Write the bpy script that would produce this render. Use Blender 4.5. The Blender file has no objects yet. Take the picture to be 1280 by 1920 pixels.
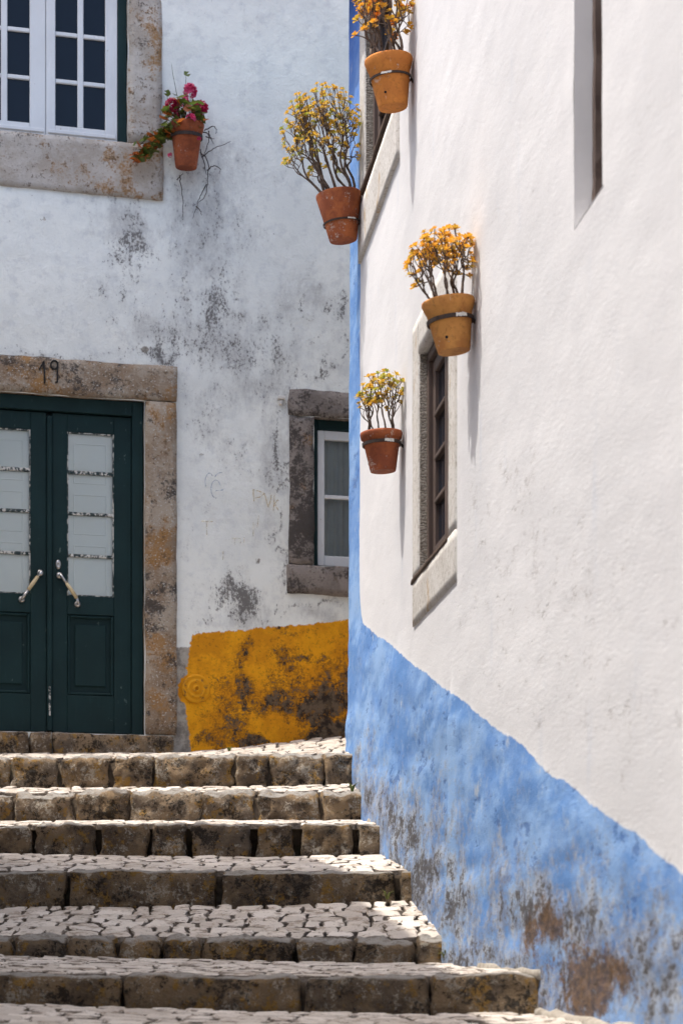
import bpy, bmesh, math, random
import numpy as np
from mathutils import Vector, Matrix, noise as mnoise

random.seed(7)
scene = bpy.context.scene
C = scene.collection

# ------------------------------------------------------------------ camera, light, exposure
F, CX, HY = 4000.0, 640.0, 1800.0        # focal length, centre column and horizon row of the 1280x1920 photograph
cam_d = bpy.data.cameras.new("camera")
cam = bpy.data.objects.new("camera", cam_d); C.objects.link(cam)
cam.location = (0, 0, 0); cam.rotation_euler = (math.radians(90), 0, 0)
cam_d.sensor_fit = 'AUTO'; cam_d.sensor_width = 36.0
cam_d.lens = F / 1920 * 36.0
cam_d.shift_y = (HY - 960) / 1920
cam_d.clip_start = 0.05; cam_d.clip_end = 2000
cam_d.dof.use_dof = True; cam_d.dof.focus_distance = 11.3; cam_d.dof.aperture_fstop = 4.2
scene.camera = cam

SUN_EL, SUN_H = math.radians(69.5), Vector((-0.975, -0.215, 0)).normalized()
sdir = Vector((SUN_H.x * math.cos(SUN_EL), SUN_H.y * math.cos(SUN_EL), math.sin(SUN_EL)))
world = bpy.data.worlds.new("World"); scene.world = world; world.use_nodes = True
wt = world.node_tree; wt.nodes.clear()
sky = wt.nodes.new('ShaderNodeTexSky'); sky.sky_type = 'NISHITA'; sky.sun_disc = False
sky.dust_density = 4.0; sky.ozone_density = 1.0; sky.air_density = 1.0; sky.sun_elevation = SUN_EL; sky.sun_rotation = math.atan2(SUN_H.x, SUN_H.y)
bg = wt.nodes.new('ShaderNodeBackground'); bg.inputs[1].default_value = 0.15
wo = wt.nodes.new('ShaderNodeOutputWorld')
wt.links.new(sky.outputs[0], bg.inputs[0]); wt.links.new(bg.outputs[0], wo.inputs[0])
sun_d = bpy.data.lights.new("sun", 'SUN'); sun_d.energy = 2.0; sun_d.angle = math.radians(0.5); sun_d.color = (1.0, 0.965, 0.915)
sun = bpy.data.objects.new("sun", sun_d); C.objects.link(sun)
sun.rotation_euler = (-sdir).to_track_quat('-Z', 'Y').to_euler(); sun.location = (-6, -3, 20)
vs = scene.view_settings
vs.view_transform = 'Standard'; vs.look = 'None'; vs.gamma = 1.0; vs.exposure = 1.24; vs.use_curve_mapping = False
scene.cycles.max_bounces = 6; scene.cycles.use_denoising = True

# ------------------------------------------------------------------ photograph -> place
A_B = math.atan(0.26); B0 = (0.055, 14.6)                 # back house wall: origin and turn
R_N = math.hypot(1, 0.11); RY0 = 13.19; R0 = (1.5 - 0.11 * RY0, RY0)   # right house wall
def bu(px):
    k = (px - CX) / F
    Y = (B0[1] - .26 * B0[0]) / (1 - .26 * k)
    return (k * Y - B0[0]) / math.cos(A_B)
def bz(px, py):
    k = (px - CX) / F
    return (HY - py) / F * (B0[1] - .26 * B0[0]) / (1 - .26 * k)
def back_px(u, z):
    X = B0[0] + u * math.cos(A_B); Y = B0[1] + u * math.sin(A_B)
    return CX + F * X / Y, HY - F * z / Y
def xw(Y): return 1.5 - .11 * Y
def ry(px): return 6000.0 / (px - 200)
def ru(px): return (RY0 - ry(px)) * R_N
def uY(Y): return (RY0 - Y) * R_N
def rz(px, py): return (HY - py) / F * ry(px)
def right_px(u, z):
    Y = RY0 - u / R_N
    return 200 + 6000.0 / np.maximum(Y, .5), HY - F * z / np.maximum(Y, .5)

# ------------------------------------------------------------------ object helpers
def tag(o, label=None, cat=None, group=None, kind=None):
    if label: o['label'] = label
    if cat: o['category'] = cat
    if group: o['group'] = group
    if kind: o['kind'] = kind
    return o
def empty(name, loc=(0, 0, 0), rotz=0, rot=None):
    o = bpy.data.objects.new(name, None); C.objects.link(o)
    o.location = loc; o.rotation_euler = rot if rot else (0, 0, rotz); o.empty_display_size = .1
    return o
def link(name, me, parent=None, loc=None):
    o = bpy.data.objects.new(name, me); C.objects.link(o)
    if parent: o.parent = parent
    if loc is not None: o.location = loc
    return o

class MB:
    """collects faces; build() links them as one mesh object"""
    def __init__(s): s.v = []; s.f = []; s.m = []; s.mi = 0
    def mesh(s, verts, faces):
        n = len(s.v); s.v += [tuple(p) for p in verts]
        for f in faces: s.f.append(tuple(i + n for i in f)); s.m.append(s.mi)
        return s
    def box(s, x0, x1, y0, y1, z0, z1, bev=.003):
        bm = bmesh.new(); bmesh.ops.create_cube(bm, size=1)
        sx, sy, sz = x1 - x0, y1 - y0, z1 - z0
        for v in bm.verts:
            v.co = Vector(((v.co.x + .5) * sx + x0, (v.co.y + .5) * sy + y0, (v.co.z + .5) * sz + z0))
        b = min(bev, .3 * min(abs(sx), abs(sy), abs(sz)))
        if b > 0: bmesh.ops.bevel(bm, geom=bm.edges[:], offset=b, segments=1, affect='EDGES')
        bm.verts.index_update()
        s.mesh([v.co[:] for v in bm.verts], [[v.index for v in f.verts] for f in bm.faces]); bm.free(); return s
    def tube(s, pts, rad, n=6, cap=True):
        pts = [Vector(p) for p in pts]
        if not hasattr(rad, '__len__'): rad = [rad] * len(pts)
        vs_, fs = [], []
        ref = Vector((.3, .9, .2)).normalized()
        for i, p in enumerate(pts):
            d = (pts[min(i + 1, len(pts) - 1)] - pts[max(i - 1, 0)])
            d = d.normalized() if d.length > 1e-9 else Vector((0, 0, 1))
            if abs(d.dot(ref)) > .95: ref = Vector((.9, -.2, .3)).normalized()
            a = d.cross(ref).normalized(); b = d.cross(a)
            for k in range(n):
                t = 2 * math.pi * k / n
                vs_.append(p + (a * math.cos(t) + b * math.sin(t)) * rad[i])
        for i in range(len(pts) - 1):
            for k in range(n):
                fs.append((i * n + k, i * n + (k + 1) % n, (i + 1) * n + (k + 1) % n, (i + 1) * n + k))
        if cap:
            fs.append(tuple(range(n))[::-1]); fs.append(tuple((len(pts) - 1) * n + k for k in range(n)))
        return s.mesh(vs_, fs)
    def lathe(s, prof, n=32, M=None, jit=0):
        vs_, fs = [], []
        for (r, z) in prof:
            for k in range(n):
                t = 2 * math.pi * k / n
                rr = r * (1 + jit * mnoise.noise((math.cos(t) * 1.5, math.sin(t) * 1.5, z * 9)))
                vs_.append(Vector((rr * math.cos(t), rr * math.sin(t), z)))
        for i in range(len(prof) - 1):
            for k in range(n):
                fs.append((i * n + k, i * n + (k + 1) % n, (i + 1) * n + (k + 1) % n, (i + 1) * n + k))
        if M: vs_ = [M @ v for v in vs_]
        return s.mesh(vs_, fs)
    def build(s, name, mats, parent=None, smooth=False, loc=None):
        me = bpy.data.meshes.new(name)
        if loc is not None:
            L = Vector(loc); s.v = [tuple(Vector(p) - L) for p in s.v]
        me.from_pydata(s.v, [], s.f); me.validate()
        bm = bmesh.new(); bm.from_mesh(me); bmesh.ops.recalc_face_normals(bm, faces=bm.faces[:]); bm.to_mesh(me); bm.free()
        mats = mats if isinstance(mats, (list, tuple)) else [mats]
        for m in mats: me.materials.append(m)
        if len(mats) > 1:
            for p, i in zip(me.polygons, s.m): p.material_index = i
        if smooth:
            for p in me.polygons: p.use_smooth = True
        return link(name, me, parent, loc)

def vnoise(x, y, scale, seed):
    """smooth 2-D value noise in numpy, -1..1"""
    r = np.random.RandomState(seed).uniform(-1, 1, (256, 256))
    x = np.asarray(x) * scale + 1000; y = np.asarray(y) * scale + 1000
    xi = np.floor(x).astype(int); yi = np.floor(y).astype(int)
    fx = x - xi; fy = y - yi; fx = fx * fx * (3 - 2 * fx); fy = fy * fy * (3 - 2 * fy)
    g = lambda a, b: r[a % 256, b % 256]
    return (g(xi, yi) * (1 - fx) + g(xi + 1, yi) * fx) * (1 - fy) + (g(xi, yi + 1) * (1 - fx) + g(xi + 1, yi + 1) * fx) * fy

def rock(mb, x0, x1, y0, y1, z0, z1, r=.02, amp=.008, seed=0, step=.035, freq=9.0):
    """rounded, uneven block of stone (bottom and back left open where never seen)"""
    nx = max(2, min(40, int((x1 - x0) / step))); ny = max(2, min(6, int((y1 - y0) / step))); nz = max(2, min(28, int((z1 - z0) / step)))
    r = min(r, .45 * min(x1 - x0, y1 - y0, z1 - z0))
    rs = Vector((seed * 3.17, seed * 1.31, seed * 7.7))
    cache = {}; vs_ = []; fs = []
    def P(i, j, k):
        key = (i, j, k)
        if key in cache: return cache[key]
        def e(t, n):      # crowd the rows at the edges so that the rounding shows
            t = t / n
            return t
        p = Vector((x0 + (x1 - x0) * e(i, nx), y0 + (y1 - y0) * e(j, ny), z0 + (z1 - z0) * e(k, nz)))
        q = Vector((min(max(p.x, x0 + r), x1 - r), min(max(p.y, y0 + r), y1 - r), min(max(p.z, z0 + r), z1 - r)))
        d = p - q
        nn = d.normalized() if d.length > 1e-9 else Vector((0, 0, 0))
        p = q + nn * min(r, d.length)
        a = mnoise.fractal(p * freq + rs, 1.0, 2.0, 3) * amp
        b = mnoise.noise(p * 3.0 + rs) * amp * .8
        p = p + nn * (a + b)
        cache[key] = len(vs_); vs_.append(p); return cache[key]
    for i in range(nx):
        for k in range(nz):
            fs.append((P(i, 0, k), P(i + 1, 0, k), P(i + 1, 0, k + 1), P(i, 0, k + 1)))
            fs.append((P(i, ny, k), P(i, ny, k + 1), P(i + 1, ny, k + 1), P(i + 1, ny, k)))
    for i in range(nx):
        for j in range(ny):
            fs.append((P(i, j, nz), P(i + 1, j, nz), P(i + 1, j + 1, nz), P(i, j + 1, nz)))
            fs.append((P(i, j, 0), P(i, j + 1, 0), P(i + 1, j + 1, 0), P(i + 1, j, 0)))
    for j in range(ny):
        for k in range(nz):
            fs.append((P(0, j, k), P(0, j, k + 1), P(0, j + 1, k + 1), P(0, j + 1, k)))
            fs.append((P(nx, j, k), P(nx, j + 1, k), P(nx, j + 1, k + 1), P(nx, j, k + 1)))
    mb.mesh(vs_, fs); return mb

# ------------------------------------------------------------------ materials
class NT:
    def __init__(s, name):
        s.mat = bpy.data.materials.new(name); s.mat.use_nodes = True
        s.t = s.mat.node_tree; s.t.nodes.clear()
        s.out = s.n('ShaderNodeOutputMaterial')
        s.p = s.n('ShaderNodeBsdfPrincipled'); s.t.links.new(s.p.outputs[0], s.out.inputs[0])
        s.tc = s.n('ShaderNodeTexCoord'); s.obj = s.tc.outputs['Object']
    def n(s, ty): return s.t.nodes.new(ty)
    def set(s, sock, v):
        if isinstance(v, bpy.types.NodeSocket): s.t.links.new(v, sock)
        else:
            if isinstance(v, tuple) and len(v) == 3 and sock.type == 'RGBA': v = (*v, 1)
            sock.default_value = v
    def noise(s, scale, detail=4, rough=.55, vec=None, dist=0, color=False):
        n = s.n('ShaderNodeTexNoise'); n.inputs['Scale'].default_value = scale; n.inputs['Detail'].default_value = detail
        n.inputs['Roughness'].default_value = rough; n.inputs['Distortion'].default_value = dist
        s.set(n.inputs['Vector'], vec if vec is not None else s.obj)
        return n.outputs['Color' if color else 'Fac']
    def bn(s, scale, detail=7, rough=.7, vec=None, k=3.5, dist=0):
        n = s.noise(scale, detail, rough, vec, dist)
        return s.math('ADD', s.math('MULTIPLY', s.math('SUBTRACT', n, .5), k), .5)
    def wsum(s, *pairs):
        o = None
        for v, w in pairs:
            q = s.math('MULTIPLY', v, w); o = q if o is None else s.math('ADD', o, q)
        return o
    def vor(s, scale, vec=None, feat='F1'):
        n = s.n('ShaderNodeTexVoronoi'); n.inputs['Scale'].default_value = scale; n.feature = feat
        s.set(n.inputs['Vector'], vec if vec is not None else s.obj); return n.outputs['Distance']
    def wave(s, scale, dist=2, direction='Z', dscale=2, vec=None):
        n = s.n('ShaderNodeTexWave'); n.bands_direction = direction; n.inputs['Scale'].default_value = scale
        n.inputs['Distortion'].default_value = dist; n.inputs['Detail'].default_value = 3; n.inputs['Detail Scale'].default_value = dscale
        s.set(n.inputs['Vector'], vec if vec is not None else s.obj); return n.outputs['Fac']
    def mapv(s, scale=(1, 1, 1), loc=(0, 0, 0), vec=None):
        n = s.n('ShaderNodeMapping'); n.inputs['Scale'].default_value = scale; n.inputs['Location'].default_value = loc
        s.set(n.inputs['Vector'], vec if vec is not None else s.obj); return n.outputs[0]
    def vadd(s, a, b):
        n = s.n('ShaderNodeVectorMath'); n.operation = 'ADD'; s.set(n.inputs[0], a); s.set(n.inputs[1], b); return n.outputs[0]
    def math(s, op, a, b=0.0, clamp=False):
        n = s.n('ShaderNodeMath'); n.operation = op; n.use_clamp = clamp; s.set(n.inputs[0], a); s.set(n.inputs[1], b); return n.outputs[0]
    def rng(s, v, a, b, c=0.0, d=1.0):
        n = s.n('ShaderNodeMapRange'); n.interpolation_type = 'SMOOTHSTEP'
        s.set(n.inputs[0], v); n.inputs[1].default_value = a; n.inputs[2].default_value = b; n.inputs[3].default_value = c; n.inputs[4].default_value = d
        return n.outputs[0]
    def mix(s, fac, a, b):
        n = s.n('ShaderNodeMix'); n.data_type = 'RGBA'
        s.set(n.inputs[0], fac); s.set(n.inputs[6], a); s.set(n.inputs[7], b); return n.outputs[2]
    def attr(s, name):
        n = s.n('ShaderNodeAttribute'); n.attribute_name = name; return n.outputs['Fac']
    def rand(s):
        return s.n('ShaderNodeObjectInfo').outputs['Random']
    def rvec(s, k=37.0):
        r = s.math('MULTIPLY', s.rand(), k)
        c = s.n('ShaderNodeCombineXYZ'); s.set(c.inputs[0], r); s.set(c.inputs[1], s.math('MULTIPLY', r, .7)); s.set(c.inputs[2], s.math('MULTIPLY', r, 1.9))
        return s.vadd(s.obj, c.outputs[0])
    def nz(s):
        g = s.n('ShaderNodeNewGeometry'); x = s.n('ShaderNodeSeparateXYZ'); s.t.links.new(g.outputs['Normal'], x.inputs[0]); return x.outputs[2]
    def bump(s, h, strength=.5, dist=.01, prev=None):
        n = s.n('ShaderNodeBump'); n.inputs['Strength'].default_value = strength; n.inputs['Distance'].default_value = dist
        s.set(n.inputs['Height'], h)
        if prev: s.t.links.new(prev, n.inputs['Normal'])
        return n.outputs[0]
    def fin(s, color, rough=.85, bump=None, spec=.3, metal=0):
        s.set(s.p.inputs['Base Color'], color); s.set(s.p.inputs['Roughness'], rough)
        s.p.inputs['Specular IOR Level'].default_value = spec; s.p.inputs['Metallic'].default_value = metal
        if bump: s.t.links.new(bump, s.p.inputs['Normal'])
        return s.mat

def m_back_plaster():
    t = NT('lime_plaster_weathered')
    n1 = t.noise(1.6, 5); n2 = t.noise(14, 8, .65); nf = t.noise(55, 8, .7)
    col = t.mix(t.rng(t.bn(1.1, 6), .2, .8), (.85, .86, .80), (.775, .79, .745))
    col = t.mix(t.rng(t.bn(9, 8), .5, 1.0, 0, .4), col, (.56, .575, .575))
    d = t.attr('dirt')
    big = t.bn(5, 6, .65, t.mapv((1, 1, .5)), 3.2); mid = t.bn(17, 8, .72, t.mapv((1, 1, .55)), 3.2); fine = t.bn(62, 8, .75, t.mapv((1, 1, .7)), 3.6)
    lev = t.math('ADD', t.wsum((big, .22), (mid, .32), (fine, .46)), t.math('MULTIPLY', t.math('SUBTRACT', d, .5), .58))
    soft = t.math('ADD', t.wsum((big, .5), (mid, .3), (fine, .2)), t.math('MULTIPLY', t.math('SUBTRACT', t.math('MAXIMUM', t.attr('wash'), d), .5), .8))
    col = t.mix(t.rng(soft, .24, 1.0, 0, .62), col, (.36, .35, .34))
    col = t.mix(t.rng(lev, .53, .74, 0, .82), col, (.105, .095, .088))
    # pits and hairline flaking everywhere
    pit = t.wsum((t.bn(34, 6, .7, t.mapv((1, 1, .6), (4, 2, 9))), .6), (t.bn(2.2, 5), .25), (t.bn(90, 4, .6), .15))
    col = t.mix(t.rng(pit, .98, 1.1, 0, .7), col, (.20, .19, .18))
    fl = t.wsum((t.bn(6, 8, .62, t.mapv((1, 1, 1), (7, 3, 1))), .8), (d, .12))
    col = t.mix(t.rng(fl, 1.00, 1.03, 0, .8), col, (.50, .455, .39))
    col = t.mix(t.math('MULTIPLY', t.rng(fl, .98, 1.0), t.rng(fl, 1.0, 1.02, 1, 0)), col, (.20, .18, .16))
    bare = t.rng(t.math('ADD', t.attr('bare'), t.math('MULTIPLY', t.math('SUBTRACT', nf, .5), .6)), .42, .58)
    col = t.mix(bare, col, t.mix(t.rng(t.bn(12), .2, .8), (.40, .37, .32), (.21, .19, .165)))
    sd = t.math('ADD', t.attr('dado'), t.wsum((t.math('SUBTRACT', t.bn(28, 8, .75), .5), .022), (t.math('SUBTRACT', t.bn(6, 3), .5), .016)))
    ochre = t.mix(t.rng(t.bn(4, 8), .2, .8), (.80, .355, .012), (.62, .25, .010))
    ochre = t.mix(t.rng(t.bn(50, 8, .75), .62, 1.0, 0, .7), ochre, (.25, .10, .012))
    w = t.attr('wear')
    wl = t.math('ADD', t.wsum((t.bn(7, 8, .75, None, 3.2, .4), .34), (t.bn(24, 8, .78), .36), (t.bn(75, 6, .75), .30)), t.math('MULTIPLY', t.math('SUBTRACT', w, .58), .80))
    greyr = t.mix(t.rng(t.bn(16, 8, .75), .25, .8), (.14, .10, .065), (.035, .026, .019))
    greyr = t.mix(t.rng(t.bn(11, 6, .7, t.mapv(loc=(2, 2, 6))), .7, .95, 0, .7), greyr, (.26, .12, .02))
    rim = t.math('MULTIPLY', t.rng(wl, .30, .54), .75)
    ochre = t.mix(rim, ochre, (.20, .085, .013))
    ochre = t.mix(t.rng(wl, .54, .62), ochre, greyr)
    col = t.mix(t.rng(sd, -.003, .003), col, ochre)
    h = t.wsum((nf, .5), (n2, 1.0), (t.rng(wl, .53, .57), t.rng(sd, -.003, .003)) if False else (fine, .12), (t.rng(fl, .99, 1.02), -.5))
    b = t.bump(h, .6, .012)
    return t.fin(col, .92, b, .2)

def m_right_plaster():
    t = NT('limewash_white_and_blue')
    m3 = lambda a, b=1.0, loc=(0, 0, 0): t.mapv((a, 1, b), loc)
    nf = t.noise(70, 8, .7, vec=m3(.4))
    white = t.mix(t.rng(t.bn(1.2, 5, vec=m3(.4)), .2, .8), (.70, .69, .685), (.65, .642, .64))
    white = t.mix(t.rng(t.bn(5, 7, .65, m3(.35, .6)), .6, 1.1, 0, .35), white, (.58, .575, .58))
    white = t.mix(t.rng(t.bn(5, 6, .6, m3(.8, .18, (7, 1, 2))), .85, 1.15, 0, .25), white, (.46, .52, .62))
    pit = t.wsum((t.bn(13, 8, .75, m3(.3, .8, (3, 8, 2))), .6), (t.bn(40, 6, .72, m3(.4)), .4))
    pit = t.math('ADD', pit, t.math('MULTIPLY', t.math('SUBTRACT', t.attr('pits'), .5), .40))
    white = t.mix(t.rng(pit, .56, .90, 0, .6), white, (.37, .35, .335))
    spot = t.wsum((t.bn(22, 8, .75, m3(.27, .8, (2, 5, 3))), .62), (t.bn(3, 4, vec=m3(.4)), .38))
    bl = t.mix(t.rng(t.bn(5, 8, .7, m3(.3, .8)), .15, .85), (.125, .262, .54), (.26, .415, .67))
    bl = t.mix(t.rng(t.bn(2.2, 7, .65, m3(.4, .8, (4, 4, 4))), .5, .9, 0, .6), bl, (.115, .245, .53))
    bl = t.mix(t.rng(t.bn(20, 7, .72, m3(.5, .6)), .6, 1.0, 0, .4), bl, (.32, .43, .58))
    bl = t.mix(t.rng(t.bn(8, 8, .75, m3(.42, .5, (9, 5, 3))), .80, 1.1, 0, .7), bl, (.50, .54, .57))
    bl = t.mix(t.rng(spot, .68, .82, 0, .62), bl, (.050, .115, .31))
    bl = t.mix(t.attr('stripe'), bl, (.29, .45, .70))
    bl = t.mix(t.attr('eave_shade'), bl, (.045, .13, .50))
    g = t.attr('grime'); gs = t.wsum((t.bn(5, 7, .7, m3(.4, .6)), .28), (t.bn(18, 8, .77, m3(.42, .55)), .36), (t.bn(55, 7, .8, m3(.4, .9)), .36))
    gl = t.math('ADD', gs, t.math('MULTIPLY', t.math('SUBTRACT', g, .5), .66))
    bl = t.mix(t.rng(gl, .30, .74, 0, .76), bl, t.mix(t.rng(t.bn(20, 8, .75, m3(.45, .5, (3, 3, 3))), .25, .75), (.42, .415, .40), (.20, .195, .195)))
    bl = t.mix(t.rng(gl, .66, .82, 0, .85), bl, (.066, .056, .050))
    br = t.attr('brown')
    brl = t.math('ADD', t.wsum((t.bn(6, 7, .72, m3(.35, .7, (5, 5, 5))), .36), (t.bn(20, 8, .78, m3(.42, .6)), .36), (t.bn(55, 6, .78, m3(.45)), .28)), t.math('MULTIPLY', t.math('SUBTRACT', br, .5), .8))
    bl = t.mix(t.rng(brl, .46, .78, 0, .92), bl, t.mix(t.rng(t.bn(30, 8, .78, m3(.32)), .1, .9), (.17, .10, .052), (.05, .031, .020)))
    sd = t.math('ADD', t.attr('blue'), t.wsum((t.math('SUBTRACT', t.bn(2.6, 7, .68, m3(1.0)), .5), .016), (t.math('SUBTRACT', t.bn(9, 6, .72, m3(1.0)), .5), .007)))
    col = t.mix(t.rng(sd, -.004, .004), white, bl)
    inb = t.rng(t.attr('blue'), -.02, .02)
    h = t.wsum((nf, .45), (t.bn(12, 8, .75, m3(.35)), .20), (t.math('MULTIPLY', t.rng(spot, .66, .80), inb), -.8), (t.math('MULTIPLY', gs, inb), .45), (t.rng(pit, .66, .95), -.35))
    b = t.bump(h, .36, .010)
    return t.fin(col, .92, b, .15)

def m_stone_frame(name, dark=.35, och=.5, base=(.30, .255, .21), pale=(.40, .37, .335), lich=True):
    t = NT(name)
    fine = t.bn(60, 8, .75); mid = t.bn(20, 8, .72)
    col = t.mix(t.rng(t.bn(3.5, 7), .2, .8), base, pale)
    oc = t.wsum((t.bn(3.2, 6, .65, t.mapv(loc=(9, 2, 1))), .5), (mid, .25), (fine, .25))
    col = t.mix(t.rng(oc, .72 - .25 * och, .95 - .25 * och, 0, .85), col, (.34, .175, .055))
    col = t.mix(t.rng(t.wsum((mid, .55), (fine, .45)), .62, .85, 0, .75), col, (.11, .08, .058))
    dk = t.wsum((t.bn(2.6, 6, .65, t.mapv(loc=(5, 1, 3))), .42), (t.bn(12, 8, .72), .3), (fine, .28))
    col = t.mix(t.rng(dk, .82 - .42 * dark, 1.0 - .42 * dark, 0, .88), col, (.058, .050, .045))
    if lich:
        vo = t.vor(15, t.vadd(t.obj, t.noise(20, 3, color=True)))
        pick = t.bn(9, 2, .5, t.mapv(loc=(1, 7, 4)))
        col = t.mix(t.math('MULTIPLY', t.rng(vo, .10, .30, 1, 0), t.rng(pick, .60, .66)), col, (.55, .54, .50))
        col = t.mix(t.rng(t.bn(75, 3, .6, t.mapv(loc=(3, 3, 8))), .92, 1.0, 0, .8), col, (.55, .53, .48))
    b = t.bump(t.wsum((fine, .25), (mid, .35), (t.bn(4, 6), .2)), .8, .012)
    return t.fin(col, .93, b, .2)

def m_chisel():
    t = NT('chiselled_limestone')
    w = t.wave(20, 9, 'Z', 3); n = t.noise(60, 7, .7)
    col = t.mix(t.rng(n, .4, .65), (.58, .52, .44), (.36, .31, .25))
    col = t.mix(t.rng(w, .5, .95, 0, .5), col, (.17, .14, .11))
    return t.fin(col, .93, t.bump(t.math('ADD', w, n), 1.0, .012), .2)

def m_cream():
    t = NT('cream_washed_stone')
    n = t.noise(30, 8, .7); n1 = t.noise(3, 6, .6)
    col = t.mix(t.rng(n1, .35, .7), (.62, .595, .555), (.53, .50, .455))
    col = t.mix(t.rng(t.bn(45, 7, .75), .5, .9, 0, .6), col, (.30, .26, .21))
    col = t.mix(t.rng(t.bn(6, 7, .65, t.mapv((.6, 1, .35), (4, 4, 1))), .80, 1.0, 0, .6), col, (.42, .25, .08))
    return t.fin(col, .93, t.bump(n, .5, .008), .2)

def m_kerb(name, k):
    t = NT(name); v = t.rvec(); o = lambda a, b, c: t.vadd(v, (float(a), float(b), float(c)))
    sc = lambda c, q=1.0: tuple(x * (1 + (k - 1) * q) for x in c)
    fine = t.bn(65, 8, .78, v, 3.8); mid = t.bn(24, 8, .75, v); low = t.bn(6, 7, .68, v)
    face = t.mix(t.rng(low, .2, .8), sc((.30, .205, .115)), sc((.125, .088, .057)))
    face = t.mix(t.rng(t.rand(), 0, 1, 0, .4), face, sc((.20, .16, .12)))
    face = t.mix(t.rng(t.wsum((t.bn(8, 7, .7, o(3, 8, 1)), .6), (mid, .4)), .58, .78, 0, .85), face, sc((.36, .20, .045), .7))
    face = t.mix(t.rng(t.wsum((t.bn(9, 7, .7, o(1, 2, 5)), .5), (fine, .5)), .60, .76, 0, .85), face, sc((.52, .455, .36), .8))
    face = t.mix(t.rng(t.wsum((t.bn(7, 7, .7, o(7, 4, 2)), .4), (mid, .25), (fine, .35)), .55, .69, 0, .92), face, (.030, .023, .017))
    vo = t.vor(26, t.vadd(v, t.noise(30, 2, vec=v, color=True)))
    face = t.mix(t.math('MULTIPLY', t.rng(vo, .08, .24, 1, 0), t.rng(t.bn(14, 2, .5, o(4, 1, 7)), .58, .64)), face, (.58, .555, .49))
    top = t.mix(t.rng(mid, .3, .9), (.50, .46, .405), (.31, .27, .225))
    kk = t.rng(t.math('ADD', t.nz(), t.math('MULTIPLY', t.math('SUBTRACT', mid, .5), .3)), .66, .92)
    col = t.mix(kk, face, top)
    return t.fin(col, .92, t.bump(t.wsum((fine, .35), (mid, .6), (low, .5)), 1.0, .015), .2)

def m_cobble():
    t = NT('worn_limestone_cobble'); v = t.rvec()
    fine = t.bn(60, 8, .72, v); low = t.bn(9, 7, .65, v)
    col = t.mix(t.rand(), (.68, .61, .53), (.50, .435, .365))
    col = t.mix(t.rng(low, .5, .95, 0, .7), col, (.36, .285, .215))
    col = t.mix(t.rng(t.wsum((fine, .6), (low, .4)), .58, .80, 0, .8), col, (.20, .155, .115))
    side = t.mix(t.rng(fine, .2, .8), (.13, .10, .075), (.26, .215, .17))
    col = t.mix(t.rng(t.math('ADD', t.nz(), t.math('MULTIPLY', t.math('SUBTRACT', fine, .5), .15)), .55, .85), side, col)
    return t.fin(col, .8, t.bump(t.wsum((fine, .4), (low, .7)), .55, .008), .3)

def m_bed():
    t = NT('joint_soil'); n = t.noise(18, 8, .7); n2 = t.noise(4, 5)
    col = t.mix(t.rng(n, .35, .7), (.042, .030, .020), (.11, .083, .058))
    col = t.mix(t.rng(n2, .55, .7, 0, .5), col, (.055, .062, .025))
    return t.fin(col, .96, t.bump(n, .8, .015), .1)

def m_terracotta(name, c1, c2, white=.0):
    t = NT(name); v = t.rvec(); o = lambda a, b, c: t.vadd(v, (float(a), float(b), float(c)))
    low = t.bn(7, 6, .65, v); fine = t.bn(60, 7, .7, v)
    col = t.mix(t.rng(low, .2, .8), c1, c2)
    col = t.mix(t.rng(fine, .60, 1.0, 0, .4), col, tuple(x * .45 for x in c2))
    bl = t.wsum((t.bn(9, 8, .75, o(3, 6, 2)), .6), (fine, .4))
    col = t.mix(t.rng(bl, .84 - white, 1.0 - white, 0, .65), col, (.60, .50, .42))
    col = t.mix(t.rng(t.bn(40, 6, .7, t.vadd(t.mapv((1, 1, .22)), (6.0, 2.0, 4.0))), 1.02, 1.2, 0, .6), col, (.66, .58, .48))
    return t.fin(col, .82, t.bump(t.wsum((low, .4), (fine, .25)), .4, .006), .3)

def m_paint(name, c, chip=(.55, .53, .48), amount=.74, rough=.5, grain=True, scale=22, dim=.75, spec=.4):
    t = NT(name); v = t.obj
    n1 = t.noise(3, 5); n2 = t.noise(scale, 8, .72, vec=t.mapv((1, 1, .6), (2, 9, 4)))
    gr = t.noise(30, 5, .6, vec=t.mapv((1, 1, .08)))
    col = t.mix(t.rng(n1, .3, .7), c, tuple(x * dim for x in c))
    col = t.mix(t.rng(t.noise(40, 6, .7, vec=t.mapv((1, 1, .15))), .55, .8, 0, .35), col, tuple(min(1, x * 1.9 + .008) for x in c))
    col = t.mix(t.rng(n2, amount, amount + .03, 0, .9), col, chip)
    return t.fin(col, rough, t.bump(t.math('ADD', gr, t.math('MULTIPLY', n2, .6)), .35, .004), spec)

def m_plain(name, c, rough=.7, c2=None, scale=20, bump=.2, spec=.3, metal=0):
    t = NT(name); n = t.noise(scale, 6, .65)
    col = t.mix(t.rng(n, .35, .7), c, c2 if c2 else tuple(x * .7 for x in c))
    return t.fin(col, rough, t.bump(n, bump, .004), spec, metal)

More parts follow.
